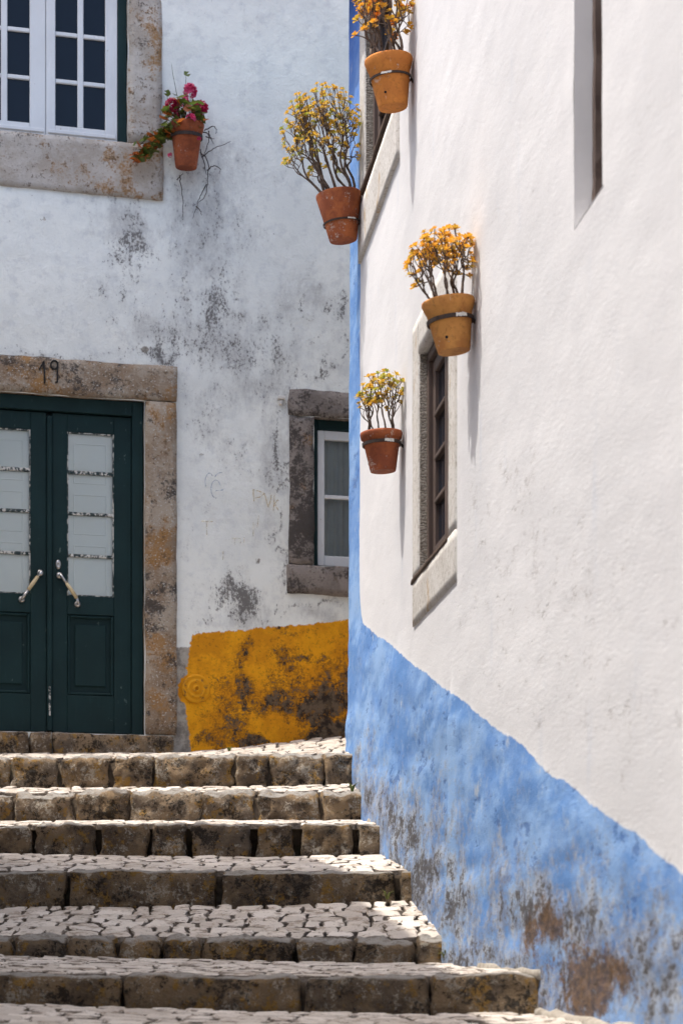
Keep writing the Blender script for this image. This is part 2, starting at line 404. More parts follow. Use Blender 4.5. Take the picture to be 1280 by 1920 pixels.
def m_glass(name, tint=(.97, 1, 1)):
    t = NT(name); t.t.nodes.remove(t.p)
    tr = t.n('ShaderNodeBsdfTransparent'); tr.inputs[0].default_value = (*tint, 1)
    gl = t.n('ShaderNodeBsdfGlossy'); gl.inputs['Roughness'].default_value = .06
    fr = t.n('ShaderNodeFresnel'); fr.inputs[0].default_value = 1.5
    b = t.bump(t.noise(5, 2), .08, .01); t.t.links.new(b, fr.inputs[1]); t.t.links.new(b, gl.inputs['Normal'])
    mx = t.n('ShaderNodeMixShader'); t.t.links.new(fr.outputs[0], mx.inputs[0]); t.t.links.new(tr.outputs[0], mx.inputs[1]); t.t.links.new(gl.outputs[0], mx.inputs[2])
    t.t.links.new(mx.outputs[0], t.out.inputs[0]); return t.mat

def m_leaf(name, c, edge, spec=.35):
    t = NT(name); r = t.rand()
    tip = t.attr('tip')
    col = t.mix(t.rng(r, 0, 1, 0, .4), c, edge)
    col = t.mix(t.rng(tip, .55, 1.0, 0, .5), col, edge)
    t.fin(col, .32, None, .5)
    tl = t.n('ShaderNodeBsdfTranslucent'); t.set(tl.inputs[0], col)
    mx = t.n('ShaderNodeMixShader'); mx.inputs[0].default_value = .35
    t.t.links.new(t.p.outputs[0], mx.inputs[1]); t.t.links.new(tl.outputs[0], mx.inputs[2]); t.t.links.new(mx.outputs[0], t.out.inputs[0])
    return t.mat

def m_mark(name, c, amount):
    """faded crayon line: worn away in places"""
    t = NT(name); n = t.noise(60, 5, .7)
    tr = t.n('ShaderNodeBsdfTransparent'); t.fin(c, .9, None, .1)
    mx = t.n('ShaderNodeMixShader'); t.set(mx.inputs[0], t.rng(n, .35, .62, 0, amount))
    t.t.links.new(tr.outputs[0], mx.inputs[1]); t.t.links.new(t.p.outputs[0], mx.inputs[2]); t.t.links.new(mx.outputs[0], t.out.inputs[0])
    return t.mat

M = dict(
    back=m_back_plaster(), right=m_right_plaster(),
    door_stone=m_stone_frame('door_surround_stone', .66, .75, (.275, .20, .135), (.40, .335, .26)),
    win_stone=m_stone_frame('window_surround_stone', .42, .72, (.42, .365, .305), (.54, .495, .44), False),
    dark_stone=m_stone_frame('blackened_window_stone', 1.05, .05, (.20, .17, .15), (.29, .25, .22), False),
    chisel=m_chisel(), cream=m_cream(), kerb=m_kerb('lichened_step_stone', 1.25), kerb_shaded=m_kerb('shaded_step_stone', .92), cobble=m_cobble(), bed=m_bed(),  # one step stone twice: lit tone for the upper risers, shaded tone below
    green=m_paint('dark_green_paint', (.008, .029, .030), (.085, .125, .115), .655, .6, spec=.2),
    flake=m_paint('flaking_glazing_paint', (.012, .030, .030), (.66, .64, .58), .50, .5, scale=45),
    white_wood=m_paint('white_gloss_paint', (.70, .71, .71), (.36, .33, .28), .655, .5, scale=30, dim=.9),
    shutter=m_plain('interior_white_board', (.93, .93, .91), .6, (.89, .89, .87), 2, .05),
    brown=m_paint('brown_painted_wood', (.105, .072, .058), (.20, .13, .09), .70, .55),
    oldwood=m_plain('weathered_brown_wood', (.085, .052, .034), .8, (.04, .026, .018), 25, .6),
    dark=m_plain('unlit_room', (.010, .014, .020), .9), curtain=m_plain('grey_curtain_cloth', (.52, .53, .53), .9, (.42, .43, .43), 3, .1),
    glass=m_glass('window_glass'),
    night=None, iron=m_plain('rusty_iron', (.060, .036, .026), .75, (.028, .02, .017), 45, .5, .4),
    chrome=m_plain('worn_steel', (.55, .54, .52), .3, (.38, .36, .33), 60, .2, .5, .9),
    ivory=m_plain('ivory_grip', (.62, .50, .30), .45, (.52, .40, .22), 20, .1),
    bark=m_plain('succulent_bark', (.175, .128, .098), .8, (.075, .052, .040), 60, .6),
    soil=m_plain('potting_soil', (.06, .042, .03), .95, (.025, .018, .013), 50, .8),
    engrave=m_plain('black_carved_stroke', (.030, .028, .027), .9, (.012, .012, .012), 60), whitepaint=m_plain('white_lime_splash', (.72, .69, .64), .8, (.55, .52, .47), 60, .4),
    tile=m_plain('clay_roof_tile', (.34, .17, .09), .85, (.22, .11, .065), 9, .4),
    plainwhite=m_plain('limewash_plain', (.74, .73, .72), .92, (.66, .65, .64), 2, .2),
    twig=m_plain('dry_twig', (.075, .055, .042), .9, (.04, .03, .025), 60, .3),
    mark_blue=m_mark('blue_crayon', (.36, .44, .58), .55), mark_yellow=m_mark('yellow_crayon', (.62, .44, .16), .6), mark_faint=m_mark('faint_crayon', (.62, .50, .28), .42),
)
t_ = NT('dark_pane_glass'); M['mortar'] = m_plain('sandy_mortar', (.40, .36, .30), .95, (.25, .215, .17), 30, .8)
M['night'] = t_.fin((.006, .012, .022), .07, t_.bump(t_.noise(4, 2), .06, .01), .22)

# ------------------------------------------------------------------ wall grid
def grid_lines(lo, hi, step, fine_lo, fine_hi, extra):
    a = list(np.arange(lo, fine_lo, .25)) + list(np.arange(fine_lo, fine_hi, step)) + list(np.arange(fine_hi, hi, .25)) + [hi]
    a = [x for x in a if all(abs(x - e) > step * .45 for e in extra)] + list(extra)
    return np.array(sorted(a))
def wall_grid(name, us, zs, holes, disp, attrs, mat, parent):
    U, Z = np.meshgrid(us, zs, indexing='ij'); V = disp(U, Z)
    nu, nz = len(us), len(zs)
    verts = np.stack([U, V, Z], -1).reshape(-1, 3)
    uc = (us[:-1] + us[1:]) / 2; zc = (zs[:-1] + zs[1:]) / 2
    UC, ZC = np.meshgrid(uc, zc, indexing='ij'); keep = np.ones_like(UC, bool)
    for (a, b, c, d) in holes: keep &= ~((UC > a) & (UC < b) & (ZC > c) & (ZC < d))
    i, j = np.nonzero(keep)
    f = np.stack([i * nz + j, (i + 1) * nz + j, (i + 1) * nz + j + 1, i * nz + j + 1], -1)
    me = bpy.data.meshes.new(name); me.from_pydata(verts.tolist(), [], f.tolist()); me.materials.append(mat)
    for k, fn in attrs.items():
        at = me.attributes.new(k, 'FLOAT', 'POINT'); at.data.foreach_set('value', fn(U, Z).reshape(-1).astype(np.float32))
    me.polygons.foreach_set('use_smooth', [True] * len(me.polygons))
    return link(name, me, parent)
def blobs(px, py, lst):
    m = np.zeros_like(px)
    for (x, y, rx, ry_, s) in lst:
        d = ((px - x) / rx) ** 2 + ((py - y) / ry_) ** 2
        m = np.maximum(m, s * np.exp(-d * .9))
    return m

# ================================================================== BACK HOUSE
house = empty('house', (B0[0], B0[1], 0), A_B)
tag(house, 'shaded weathered white house with green double door, stone frames and ochre skirting', 'house', 'whitewashed houses round the steps')
# openings (u0,u1,z0,z1)
W1 = (bu(-76), bu(240), bz(222, 266), bz(222, -330))
DR = (bu(-82), bu(271), bz(271, 1378), bz(271, 752))
W2 = (bu(588), bu(588) + .62, bz(588, 1061), bz(588, 782))
def back_disp(U, Z): return vnoise(U, Z, 1.1, 3) * .010 + vnoise(U, Z, 4, 4) * .005 + vnoise(U, Z, 13, 5) * .0022
BP = lambda U, Z: back_px(U, Z)
dirt_b = [(380, 500, 120, 240, .46), (440, 690, 190, 80, .52), (300, 360, 120, 60, .42), (420, 620, 60, 180, .58), (250, 470, 60, 110, .55), (255, 430, 40, 75, .75), (300, 400, 60, 30, .4), (365, 300, 45, 60, .6), (385, 380, 35, 40, .45), (410, 560, 36, 130, .75), (395, 640, 50, 60, .6), (330, 640, 60, 70, .55),
          (255, 540, 90, 60, .32), (170, 665, 200, 14, .55), (290, 676, 50, 16, .9), (60, 660, 80, 9, .6), (558, 570, 26, 40, 1.0), (590, 605, 22, 24, .8), (560, 590, 45, 45, .55), (630, 585, 30, 20, .6),
          (560, 660, 60, 40, .5), (460, 700, 130, 45, .58), (390, 770, 45, 90, .5), (350, 720, 30, 60, .5), (600, 700, 70, 22, .7), (527, 815, 9, 70, .9), (515, 880, 14, 120, .45),
          (536, 960, 8, 190, .85), (440, 1130, 50, 42, .95), (400, 1160, 40, 35, .6), (470, 1165, 60, 15, .7), (540, 1140, 14, 40, .9), (600, 1125, 65, 10, .7), (470, 640, 160, 130, .3),
          (440, 440, 70, 180, .28), (345, 1000, 14, 200, .3), (516, 1035, 10, 22, .7), (380, 340, 60, 90, .35), (455, 850, 60, 80, .25), (640, 650, 30, 50, .5)]
def a_dirt(U, Z):
    px, py = BP(U, Z); px = px + 30 * vnoise(U, Z, 4.5, 91) + 13 * vnoise(U, Z, 14, 92); py = py + 34 * vnoise(U, Z, 3.5, 93) + 16 * vnoise(U, Z, 12, 94)
    m = blobs(px, py, dirt_b)
    return np.clip(m * .92 + vnoise(U, Z, 3, 8) * .10, 0, 1)
def seg_top(px): return 1190 + (px - 355) * (1162 - 1190) / 300.0
def a_dado(U, Z):
    px, py = BP(U, Z)
    left = 357 - 8 * np.clip((py - 1190) / 60, 0, 1) + 10 * np.clip((py - 1330) / 80, 0, 1)
    sd = np.minimum(py - seg_top(px), px - left)
    c = 34 - np.hypot(px - 368, py - 1292)
    return np.maximum(sd, c) / 280.0
wear_b = [(470, 1228, 10, 45, .8), (540, 1235, 45, 38, .62), (440, 1250, 40, 60, .5), (600, 1330, 90, 60, 1.0), (520, 1310, 60, 50, .85), (640, 1230, 20, 60, .45), (620, 1390, 90, 40, 1.1), (430, 1350, 40, 45, .75),
          (470, 1395, 70, 18, .95), (400, 1390, 50, 26, .6), (455, 1290, 16, 70, .8), (650, 1300, 30, 60, .9), (420, 1310, 30, 90, .55), (555, 1180, 60, 7, .5), (600, 1260, 60, 40, .5)]
def a_wear(U, Z):
    px, py = BP(U, Z); px = px + 20 * vnoise(U, Z, 6, 95) + 9 * vnoise(U, Z, 18, 97); py = py + 20 * vnoise(U, Z, 6, 96) + 9 * vnoise(U, Z, 18, 98)
    m = blobs(px, py, wear_b) - .7 * blobs(px, py, [(515, 1368, 26, 18, 1.0), (385, 1225, 30, 40, .6)])
    return np.clip(m, 0, 1.1)
def a_bare(U, Z):
    px, py = BP(U, Z)
    m = np.clip((py - 1205) / 18, 0, 1) * np.clip((px - 322) / 6, 0, 1) * np.clip((366 - px) / 8, 0, 1)
    return np.maximum(np.maximum(m, blobs(px, py, [(272, 655, 9, 7, 1.0), (484, 1052, 8, 6, .9)])), np.clip((py - 1396) / 8, 0, 1) * np.clip((345 - px) / 8, 0, 1))
us = grid_lines(-8, 4, .022, bu(-25), bu(700), [W1[0], W1[1], DR[0], DR[1], W2[0], W2[1]])
zs = grid_lines(.6, 8.4, .022, bz(300, 1440), bz(300, -30), [W1[2], W1[3], DR[2], DR[3], W2[2], W2[3]])
def a_wash(U, Z):
    px, py = BP(U, Z); px = px + 36 * vnoise(U, Z, 3.5, 71) + 12 * vnoise(U, Z, 14, 72); py = py + 40 * vnoise(U, Z, 3, 73)
    return np.clip(blobs(px, py, [(385, 440, 90, 170, .85), (425, 640, 110, 120, .85), (470, 700, 150, 60, .75), (262, 430, 50, 80, .95), (375, 320, 60, 90, .8), (520, 850, 40, 170, .7), (440, 1140, 70, 50, .9), (300, 630, 90, 50, .7), (575, 590, 60, 60, .7), (600, 1140, 60, 20, .8), (400, 790, 60, 90, .6)]), 0, 1)
wall_grid('wall', us, zs, [W1, DR, W2], back_disp, {'wash': a_wash, 'dirt': a_dirt, 'dado': a_dado, 'wear': a_wear, 'bare': a_bare}, M['back'], house)
MB().box(-8, 4, .45, 6, .6, 8.4, 0).build('rear_block', M['plainwhite'], house)
MB().box(-8.2, 4.2, -.18, 6.2, 8.405, 8.6, .02).build('roof', M['tile'], house)

def stone(name, u0, u1, z0, z1, mat, parent, v0=-.016, v1=.16, seed=0, r=.012, amp=.007, step=.04):
    mb = MB(); rock(mb, u0, u1, v0, v1, z0, z1, r, amp, seed, step, 8.0)
    return mb.build(name, mat, parent, True)

# --- upper window surround
zt = bz(240, 268)
stone('jamb_stone', bu(240), bu(304), zt + .002, zt + 2.3, M['win_stone'], house, seed=3)
stone('jamb_stone', bu(-140), bu(-76), zt + .002, zt + 2.3, M['win_stone'], house, seed=4)
stone('sill_stone', bu(-142), bu(306), bz(304, 377), zt, M['win_stone'], house, v0=-.02, seed=5)
stone('lintel_stone', bu(-140), bu(304), zt + 2.304, zt + 2.56, M['win_stone'], house, seed=6)
# --- upper window: green frame, two white casements of small panes
win = MB()
v = .035
win.box(bu(223), bu(240) - .001, v, v + .09, W1[2], W1[3]); win.box(bu(-76) + .001, bu(-59), v, v + .09, W1[2], W1[3])
win.box(bu(-59), bu(223), v, v + .09, W1[3] - .07, W1[3])
wframe = win.build('window', M['green'], house)
rows = [bz(126, 232) + k * (bz(126, 143) - bz(126, 232)) for k in range(7)]      # lower edges of the pane rows
pane_h = bz(126, 151) - bz(126, 232); top_z = W1[3] - .075
def casement(a, b, glass_cols, outer_right):
    f = MB(); g0, g1 = bu(glass_cols[0][0]), bu(glass_cols[-1][1])
    sv0, sv1 = .045, .09
    ua, ub = bu(a), bu(b)
    rows_ = [r for r in rows if r + pane_h < top_z - .03]
    topg = rows_[-1] + pane_h
    f.box(ua, g0, sv0, sv1, W1[2] + .004, top_z, .004); f.box(g1, ub, sv0, sv1, W1[2] + .004, top_z, .004)
    f.box(g0, g1, sv0, sv1, W1[2] + .004, rows_[0], .004); f.box(g0, g1, sv0, sv1, topg, top_z, .004)
    f.box(ua + .01, ub - .012, sv0 - .012, sv0 - .001, W1[2] + .03, W1[2] + .055, .004)   # weather bead
    o = f.build('casement', M['white_wood'], house)
    br = MB()
    for i in range(len(glass_cols) - 1):
        br.box(bu(glass_cols[i][1]), bu(glass_cols[i + 1][0]), sv0 + .006, sv1 - .006, rows_[0], topg, .005)
    for k in range(len(rows_) - 1):
        for c0, c1 in glass_cols:
            br.box(bu(c0), bu(c1), sv0 + .008, sv1 - .006, rows_[k] + pane_h, rows_[k + 1], .005)
    br.build('glazing_bar', M['white_wood'], o)
    pm = None
    for c0, c1 in glass_cols:
        for r in rows_:
            cu, cz = (bu(c0) + bu(c1)) / 2, r + pane_h / 2
            w = (bu(c1) - bu(c0)) / 2 + .004; hh = pane_h / 2 + .004
            mb = MB().box(-w, w, -.002, .002, -hh, hh, 0)
            p = mb.build('pane', M['night'], o); p.location = (cu, sv0 + .026, cz)
            p.rotation_euler = (random.uniform(-.006, .006), 0, random.uniform(-.008, .008))
    return o
casement(88.5, 222.5, [(106, 148), (159, 200)], True)
casement(-58.5, 87.5, [(-36, 4), (16, 58)], False)
MB().box(W1[0], W1[1], .125, .14, W1[2], W1[3], 0).build('room_darkness', M['dark'], wframe)

# --- door surround
stone('jamb_stone', bu(272), bu(331), bz(300, 1378), bz(300, 754), M['door_stone'], house, v0=-.03, seed=11)
stone('jamb_stone', bu(-141), bu(-82), bz(300, 1378), bz(300, 754), M['door_stone'], house, v0=-.03, seed=12)
lin = stone('lintel_stone', bu(-141), bu(332), bz(300, 754) + .003, bz(331, 689), M['door_stone'], house, v0=-.034, seed=13, amp=.009)
zs0, zs1 = bz(300, 1412) - .1, bz(300, 1378) - .002
for (a, b, s_) in ((-141, -30, 1), (-29, 55, 2), (56, 96, 3), (97, 327, 4)):
    stone('threshold_stone', bu(a), bu(b) - .004, zs0, zs1 - .004 * (s_ % 2), M['kerb'], house, v0=-.06 - .008 * (s_ % 3), v1=.3, seed=20 + s_, r=.02, amp=.012)
# carved number on the lintel
def ribbon(mb, pts, w, v0, v1, conv):
    q = [conv(*p) for p in pts]
    for i in range(len(q) - 1):
        a = Vector(q[i]); b = Vector(q[i + 1]); d = (b - a); 
        if d.length < 1e-6: continue
        d.normalize(); n = Vector((-d.y, d.x)) * w / 2; a = a - d * w * .25; b = b + d * w * .25
        c = [a - n, b - n, b + n, a + n]
        mb.mesh([(p.x, v0, p.y) for p in c] + [(p.x, v1, p.y) for p in c], [(0, 1, 2, 3), (7, 6, 5, 4), (0, 4, 5, 1), (1, 5, 6, 2), (2, 6, 7, 3), (3, 7, 4, 0)])
cv = lambda x, y: (bu(x), bz(x, y))
mb = MB()
ribbon(mb, [(73.5, 695), (81.5, 681), (82.5, 700), (83, 721)], .010, -.0435, -.030, cv)
mb.build('carved_number', M['engrave'], lin)
mb = MB()
ell = [(101 + 6.5 * math.cos(a), 687 + 8 * math.sin(a)) for a in np.linspace(.6, 2 * math.pi + .1, 14)]
ribbon(mb, ell, .009, -.0435, -.030, cv); ribbon(mb, [(107.5, 682), (107, 700), (106.5, 719), (103.5, 720)], .010, -.0437, -.030, cv)
mb.build('carved_number', M['engrave'], lin)

# --- double door
zb, ztop = bz(271, 1378), bz(271, 752)
fr = MB(); dv = .07
fr.box(bu(250), bu(271) - .002, dv - .03, dv + .06, zb, ztop); fr.box(bu(-82) + .002, bu(-61), dv - .03, dv + .06, zb, ztop)
fr.box(bu(-61) + .001, bu(250) - .001, dv - .03, dv + .06, bz(175, 772), ztop)
fr.build('door_frame', M['green'], house)
GL = [(807, 879), (886, 957), (963, 1036), (1042, 1115)]
def leaf(x0, x1, g0, g1, astragal):
    o_mb = MB(); a, b, ga, gb = bu(x0), bu(x1), bu(g0), bu(g1); zf = lambda y: bz(173, y)
    z0, z1 = zb + .012, zf(774)
    o_mb.box(a, ga, dv, dv + .045, z0, z1); o_mb.box(gb, b, dv, dv + .045, z0, z1)
    o_mb.box(ga, gb, dv, dv + .045, zf(807), z1); o_mb.box(ga, gb, dv, dv + .045, zf(1150), zf(1115)); o_mb.box(ga, gb, dv, dv + .045, z0, zf(1302))
    leaf_o = o_mb.build('door_leaf', M['green'], house)
    bar = MB()
    for k in range(3): bar.box(ga, gb, dv + .004, dv + .03, zf(GL[k + 1][0]), zf(GL[k][1]), .004)
    for (p0, p1, q0, q1) in ((ga, ga + .008, 1115, 807), (gb - .008, gb, 1115, 807)): bar.box(p0, p1, dv + .003, dv + .03, zf(q0) + .001, zf(q1) - .001, .003)
    bar.box(ga + .009, gb - .009, dv + .003, dv + .03, zf(1115) + .001, zf(1115) + .008, .003); bar.box(ga + .009, gb - .009, dv + .003, dv + .03, zf(807) - .009, zf(807) - .001, .003)
    bar.build('glazing_bar', M['flake'], leaf_o)
    for k in range(4):
        MB().box(ga + .002, gb - .002, dv + .018, dv + .021, zf(GL[k][1]) + .001, zf(GL[k][0]) - .001, 0).build('pane', M['glass'], leaf_o)
    sh = MB().box(ga - .03, gb + .03, dv + .034, dv + .05, zf(1130), zf(790), 0)
    mo = lambda y0, y1: [sh.box(p[0], p[1], dv + .027, dv + .0335, p[2], p[3], .002) for p in (
        (ga + .045, ga + .053, zf(y1), zf(y0)), (gb - .053, gb - .045, zf(y1), zf(y0)), (ga + .0535, gb - .0535, zf(y0) - .008, zf(y0)), (ga + .0535, gb - .0535, zf(y1), zf(y1) + .008))]
    mo(826, 902); mo(922, 998); mo(1018, 1128)
    sh.build('inner_shutter', M['shutter'], leaf_o)
    pn = MB(); pa, pb, p0, p1 = ga + .002, gb - .002, zf(1301), zf(1151)
    pn.box(pa, pb, dv + .028, dv + .04, p0, p1, .001); pn.box(pa + .05, pb - .05, dv + .012, dv + .0275, p0 + .06, p1 - .06, .012)
    for (c0, c1, d0, d1) in ((pa, pa + .018, p0, p1), (pb - .018, pb, p0, p1), (pa + .0185, pb - .0185, p1 - .018, p1), (pa + .0185, pb - .0185, p0, p0 + .018)):
        pn.box(c0, c1, dv + .004, dv + .0275, d0, d1, .006)
    pn.build('door_panel', M['green'], leaf_o)
    return leaf_o
lr = leaf(101, 249.5, 129, 217, True); ll = leaf(-60.5, 90, -28, 60, False)
ast = MB().box(bu(90.5), bu(100.5), dv - .022, dv + .03, zb + .015, bz(95, 775), .006).build('meeting_bead', M['green'], house)
MB().box(bu(93.5), bu(97), dv - .0245, dv - .021, bz(95, 1340), bz(95, 1286), .001).build('bare_wood_streak', M['flake'], house)
# door handles
def disc(mb, px, py, r, v0, v1, n=14):
    u, z = cv(px, py)
    Mx = Matrix.Translation((u, v1, z)) @ Matrix.Rotation(math.radians(90), 4, 'X')
    h = v1 - v0
    mb.lathe([(0, 0), (r, 0), (r, h * .5), (r * .7, h * .9), (r * .3, h), (0, h)], n, Mx)
def pull(p0, p1, g0, g1, parent):
    P = lambda p, v_: (bu(p[0]), v_, bz(*p))
    for p, g in ((p0, g0), (p1, g1)):
        mb = MB(); disc(mb, p[0], p[1], .022, dv - .022, dv - .002)
        mb.tube([P(p, dv - .015), P(p, dv - .05), P(g, dv - .055)], [.009, .010, .009], 8)
        mb.build('handle_mount', M['chrome'], parent, True)
    g = MB().tube([P(g0, dv - .055), P(((g0[0] + g1[0]) / 2, (g0[1] + g1[1]) / 2), dv - .058), P(g1, dv - .055)], [.011, .0135, .011], 10)
    g.build('handle_grip', M['ivory'], parent, True)
pull((114, 1076), (148, 1130), (126, 1093), (145, 1121), lr)
pull((78, 1071), (43, 1121), (72, 1080), (54, 1105), ll)
mb = MB(); u, z = cv(112, 1055)
Mx = Matrix.Translation((u, dv - .001, z)) @ Matrix.Rotation(math.radians(90), 4, 'X') @ Matrix.Diagonal((.7, 1.25, 1, 1))
mb.lathe([(0, 0), (.026, 0), (.026, .004), (.016, .008), (.008, .008), (.008, .003), (0, .003)], 14, Mx)
mb.build('keyhole_plate', M['chrome'], lr, True)

# --- small window beside the corner
z0, z1 = bz(588, 1061), bz(588, 782)
stone('jamb_stone', bu(541), bu(588), z0 + .002, z1 - .002, M['dark_stone'], house, seed=31, amp=.009)
stone('lintel_stone', bu(540), bu(588) + .85, z1, bz(541, 728), M['dark_stone'], house, seed=32, amp=.012)
stone('sill_stone', bu(538), bu(588) + .85, bz(541, 1113), z0, M['dark_stone'], house, seed=33, v0=-.022, amp=.009)
stone('jamb_stone', bu(588) + .62, bu(588) + .83, z0 + .002, z1 - .002, M['dark_stone'], house, seed=34)
f = MB(); a, b = bu(588), bu(588) + .62
f.box(a + .001, bu(598.5), .05, .13, z0, z1); f.box(b - .04, b - .001, .05, .13, z0, z1); f.box(bu(598.5) + .001, b - .041, .05, .13, bz(598, 802), z1)
f2 = f.build('window', M['green'], house)
s0, s1 = bz(600, 1058), bz(600, 803)
c = MB(); ua, ub = bu(599), b - .042; ga, gb = bu(612), b - .1
c.box(ua, ga, .055, .1, s0, s1, .004); c.box(gb, ub, .055, .1, s0, s1, .004); c.box(ga, gb, .055, .1, s0, bz(630, 1040), .004); c.box(ga, gb, .055, .1, bz(630, 822), s1, .004)
c.box(ga, gb, .06, .095, bz(630, 932), bz(630, 925), .003)
c.build('casement', M['white_wood'], f2)
for (y0, y1) in ((822, 925), (932, 1040)): MB().box(ga - .003, gb + .003, .078, .081, bz(630, y1) - .002, bz(630, y0) + .002, 0).build('pane', M['glass'], f2)
cu = MB(); n = 60; vs_ = []
for i in range(n):
    uu = ga - .02 + (gb - ga + .04) * i / (n - 1); off = .135 + .018 * math.sin(i * .9) + .01 * math.sin(i * 2.3 + 1)
    vs_ += [(uu, off, s0), (uu, off, s1)]
cu.mesh(vs_, [(2 * i, 2 * i + 2, 2 * i + 3, 2 * i + 1) for i in range(n - 1)]).build('curtain', M['curtain'], f2, True)
MB().box(a, b, .22, .235, z0, z1, 0).build('room_darkness', M['dark'], f2)

# --- round raised boss in the ochre band, anchor stub, crayon scribbles
u, z = cv(368, 1292); R = .088
boss = MB().lathe([(R * 1.12, 0), (R * 1.1, .008), (R * .96, .016), (R * .9, .012), (R * .74, .012), (R * .70, .022), (R * .56, .024), (R * .5, .016), (R * .3, .016), (R * .27, .028), (R * .12, .03), (R * .1, .012), (0, .012)], 36,
                  Matrix.Translation((u, -.002, z)) @ Matrix.Rotation(math.radians(90), 4, 'X'), .03)
tB = NT('ochre_painted_metal'); nn = tB.noise(30, 8, .7); M['ochre'] = tB.fin(tB.mix(tB.rng(nn, .5, .68), (.70, .31, .012), (.18, .09, .03)), .85, tB.bump(nn, .5, .005), .2)
boss.build('round_boss', M['ochre'], house, True)
mb = MB(); mb.box(bu(519), bu(532), -.05, .01, bz(525, 751), bz(525, 745), .004); mb.box(bu(522), bu(528), -.035, .01, bz(525, 760), bz(525, 7515 / 10), .003)
mb.build('wall_anchor', M['whitepaint'], house)
def scribble(strokes, w, mat):
    for s in strokes:
        mb = MB(); ribbon(mb, s, w, -.017, -.0165, cv); mb.build('scribble', M[mat], house)
arc = lambda cx, cy, rx, ry_, a0, a1, n=12: [(cx + rx * math.cos(t), cy + ry_ * math.sin(t)) for t in np.linspace(a0, a1, n)]
scribble([arc(404, 918, 9, 17, -2.2, -6.0 + 1.2), arc(404, 918, 9, 17, -.4, -2.2, 6), [(404, 921), (414, 920), (418, 919)], arc(392, 905, 8, 17, -.8, -3.6), arc(414, 898, 12, 11, -2.9, -1.4, 6)], .006, 'mark_blue')
scribble([[(474, 919), (474, 928), (475.5, 941)], [(474, 919), (485, 922), (494, 926)], [(475, 935), (486, 933), (494, 927)], [(495, 926), (499, 941), (502, 952)], [(502, 952), (506, 940), (508, 929)],
          [(513.5, 929), (512.5, 945), (511.5, 959)], [(520, 938), (514, 945), (517, 951), (521, 958)]], .0055, 'mark_yellow')
scribble([[(387, 978), (387, 1003)], [(377, 978), (399, 979)], [(439, 1011), (439, 1022)], [(434, 1010), (450, 1011)], [(457, 1009), (456, 1018)], [(418, 1034), (417, 1050)], [(474, 980), (474, 1006)], [(484, 968), (481, 990)], [(450, 1012), (450, 1020)]], .006, 'mark_faint')

# ================================================================== RIGHT HOUSE
rot_r = math.atan2(-1, .11)
rhouse = empty('house', (R0[0], R0[1], 0), rot_r)
tag(rhouse, 'sunlit white house with a blue skirting band and blue painted corner', 'house', 'whitewashed houses round the steps')
WS = (uY(10.22), uY(9.33), 1.85, 2.90)                     # small window
WU = (uY(12.34), uY(11.18), 4.47, 5.75)                    # high window behind the pots
WN = (uY(6.86), uY(6.47), 2.345, 3.60)                     # near narrow window
EAVE = 5.95
def flare(Z, U): return 0
def right_disp(U, Z):
    d = vnoise(U, Z, .9, 13) * .005 + vnoise(U * .4, Z, 4, 14) * .0022 + vnoise(U * .3, Z, 15, 15) * .0011
    inb = np.clip((1.90 - .25 * ((U / R_N) - .95) - Z) / .1, 0, 1)
    d = d - inb * (.004 + np.abs(vnoise(U * .35, Z, 7, 17)) * .009 + vnoise(U * .35, Z, 19, 18) * .003)
    for W in (WS, WU):                                     # plaster dressed flat round the stone surrounds
        dist = np.maximum(np.maximum(W[0] - .2 - U, U - W[1] - .2), np.maximum(W[2] - .25 - Z, Z - W[3] - .2))
        d = d * np.clip(dist / .15, 0, 1)
    ub = uY(9.23); d = d - .018 * np.exp(-((U - ub) / .05) ** 2) * np.clip((1.25 - Z) / .2, 0, 1)
    e = np.clip((.0 - U) / .08, 0, 1); d = d + e ** 2 * .02      # rounded corner
    base = np.clip((0.55 - (Z - (1.28 - .30 * U / R_N))) / .55, 0, 1)    # foot of the wall swells out
    return d - .02 * base ** 2
def blue_sd(U, Z):
    Yv = RY0 - U / R_N
    top = 1.90 - .25 * (12.24 - Yv) + vnoise(U, 0 * Z, 2.2, 21) * .012
    sd1 = (top - Z) * .97
    wq = .55 + vnoise(0 * U, Z, 2, 22) * .012
    sd2 = wq - U
    r = .18                                                # soft inner corner between the two bands
    k = np.maximum(r - np.abs(sd1 - sd2), 0) / r
    return np.maximum(sd1, sd2) + k * k * r * .25
def a_grime(U, Z):
    px, py = right_px(U, Z); px = px + 26 * vnoise(U * .4, Z, 5, 81) + 10 * vnoise(U * .5, Z, 16, 82); py = py + 26 * vnoise(U * .4, Z, 5, 83) + 12 * vnoise(U * .5, Z, 16, 84)
    m = blobs(px, py, [(760, 1570, 55, 100, .95), (725, 1500, 45, 80, .75), (690, 1420, 22, 70, .6), (690, 1490, 25, 60, .7), (800, 1650, 60, 90, .9), (880, 1690, 70, 100, .85), (820, 1540, 90, 70, .5), (930, 1660, 100, 80, .55),
                      (1000, 1720, 130, 90, .75), (900, 1790, 110, 45, .95), (1120, 1740, 130, 110, .72), (1200, 1800, 130, 130, .8), (1000, 1880, 130, 70, .85), (790, 1750, 60, 60, .8), (1080, 1610, 130, 70, .45), (1240, 1880, 90, 80, .8), (850, 1470, 60, 60, .3)])
    return np.clip(m * 1.02 + vnoise(U, Z, 4, 24) * .08, 0, 1)
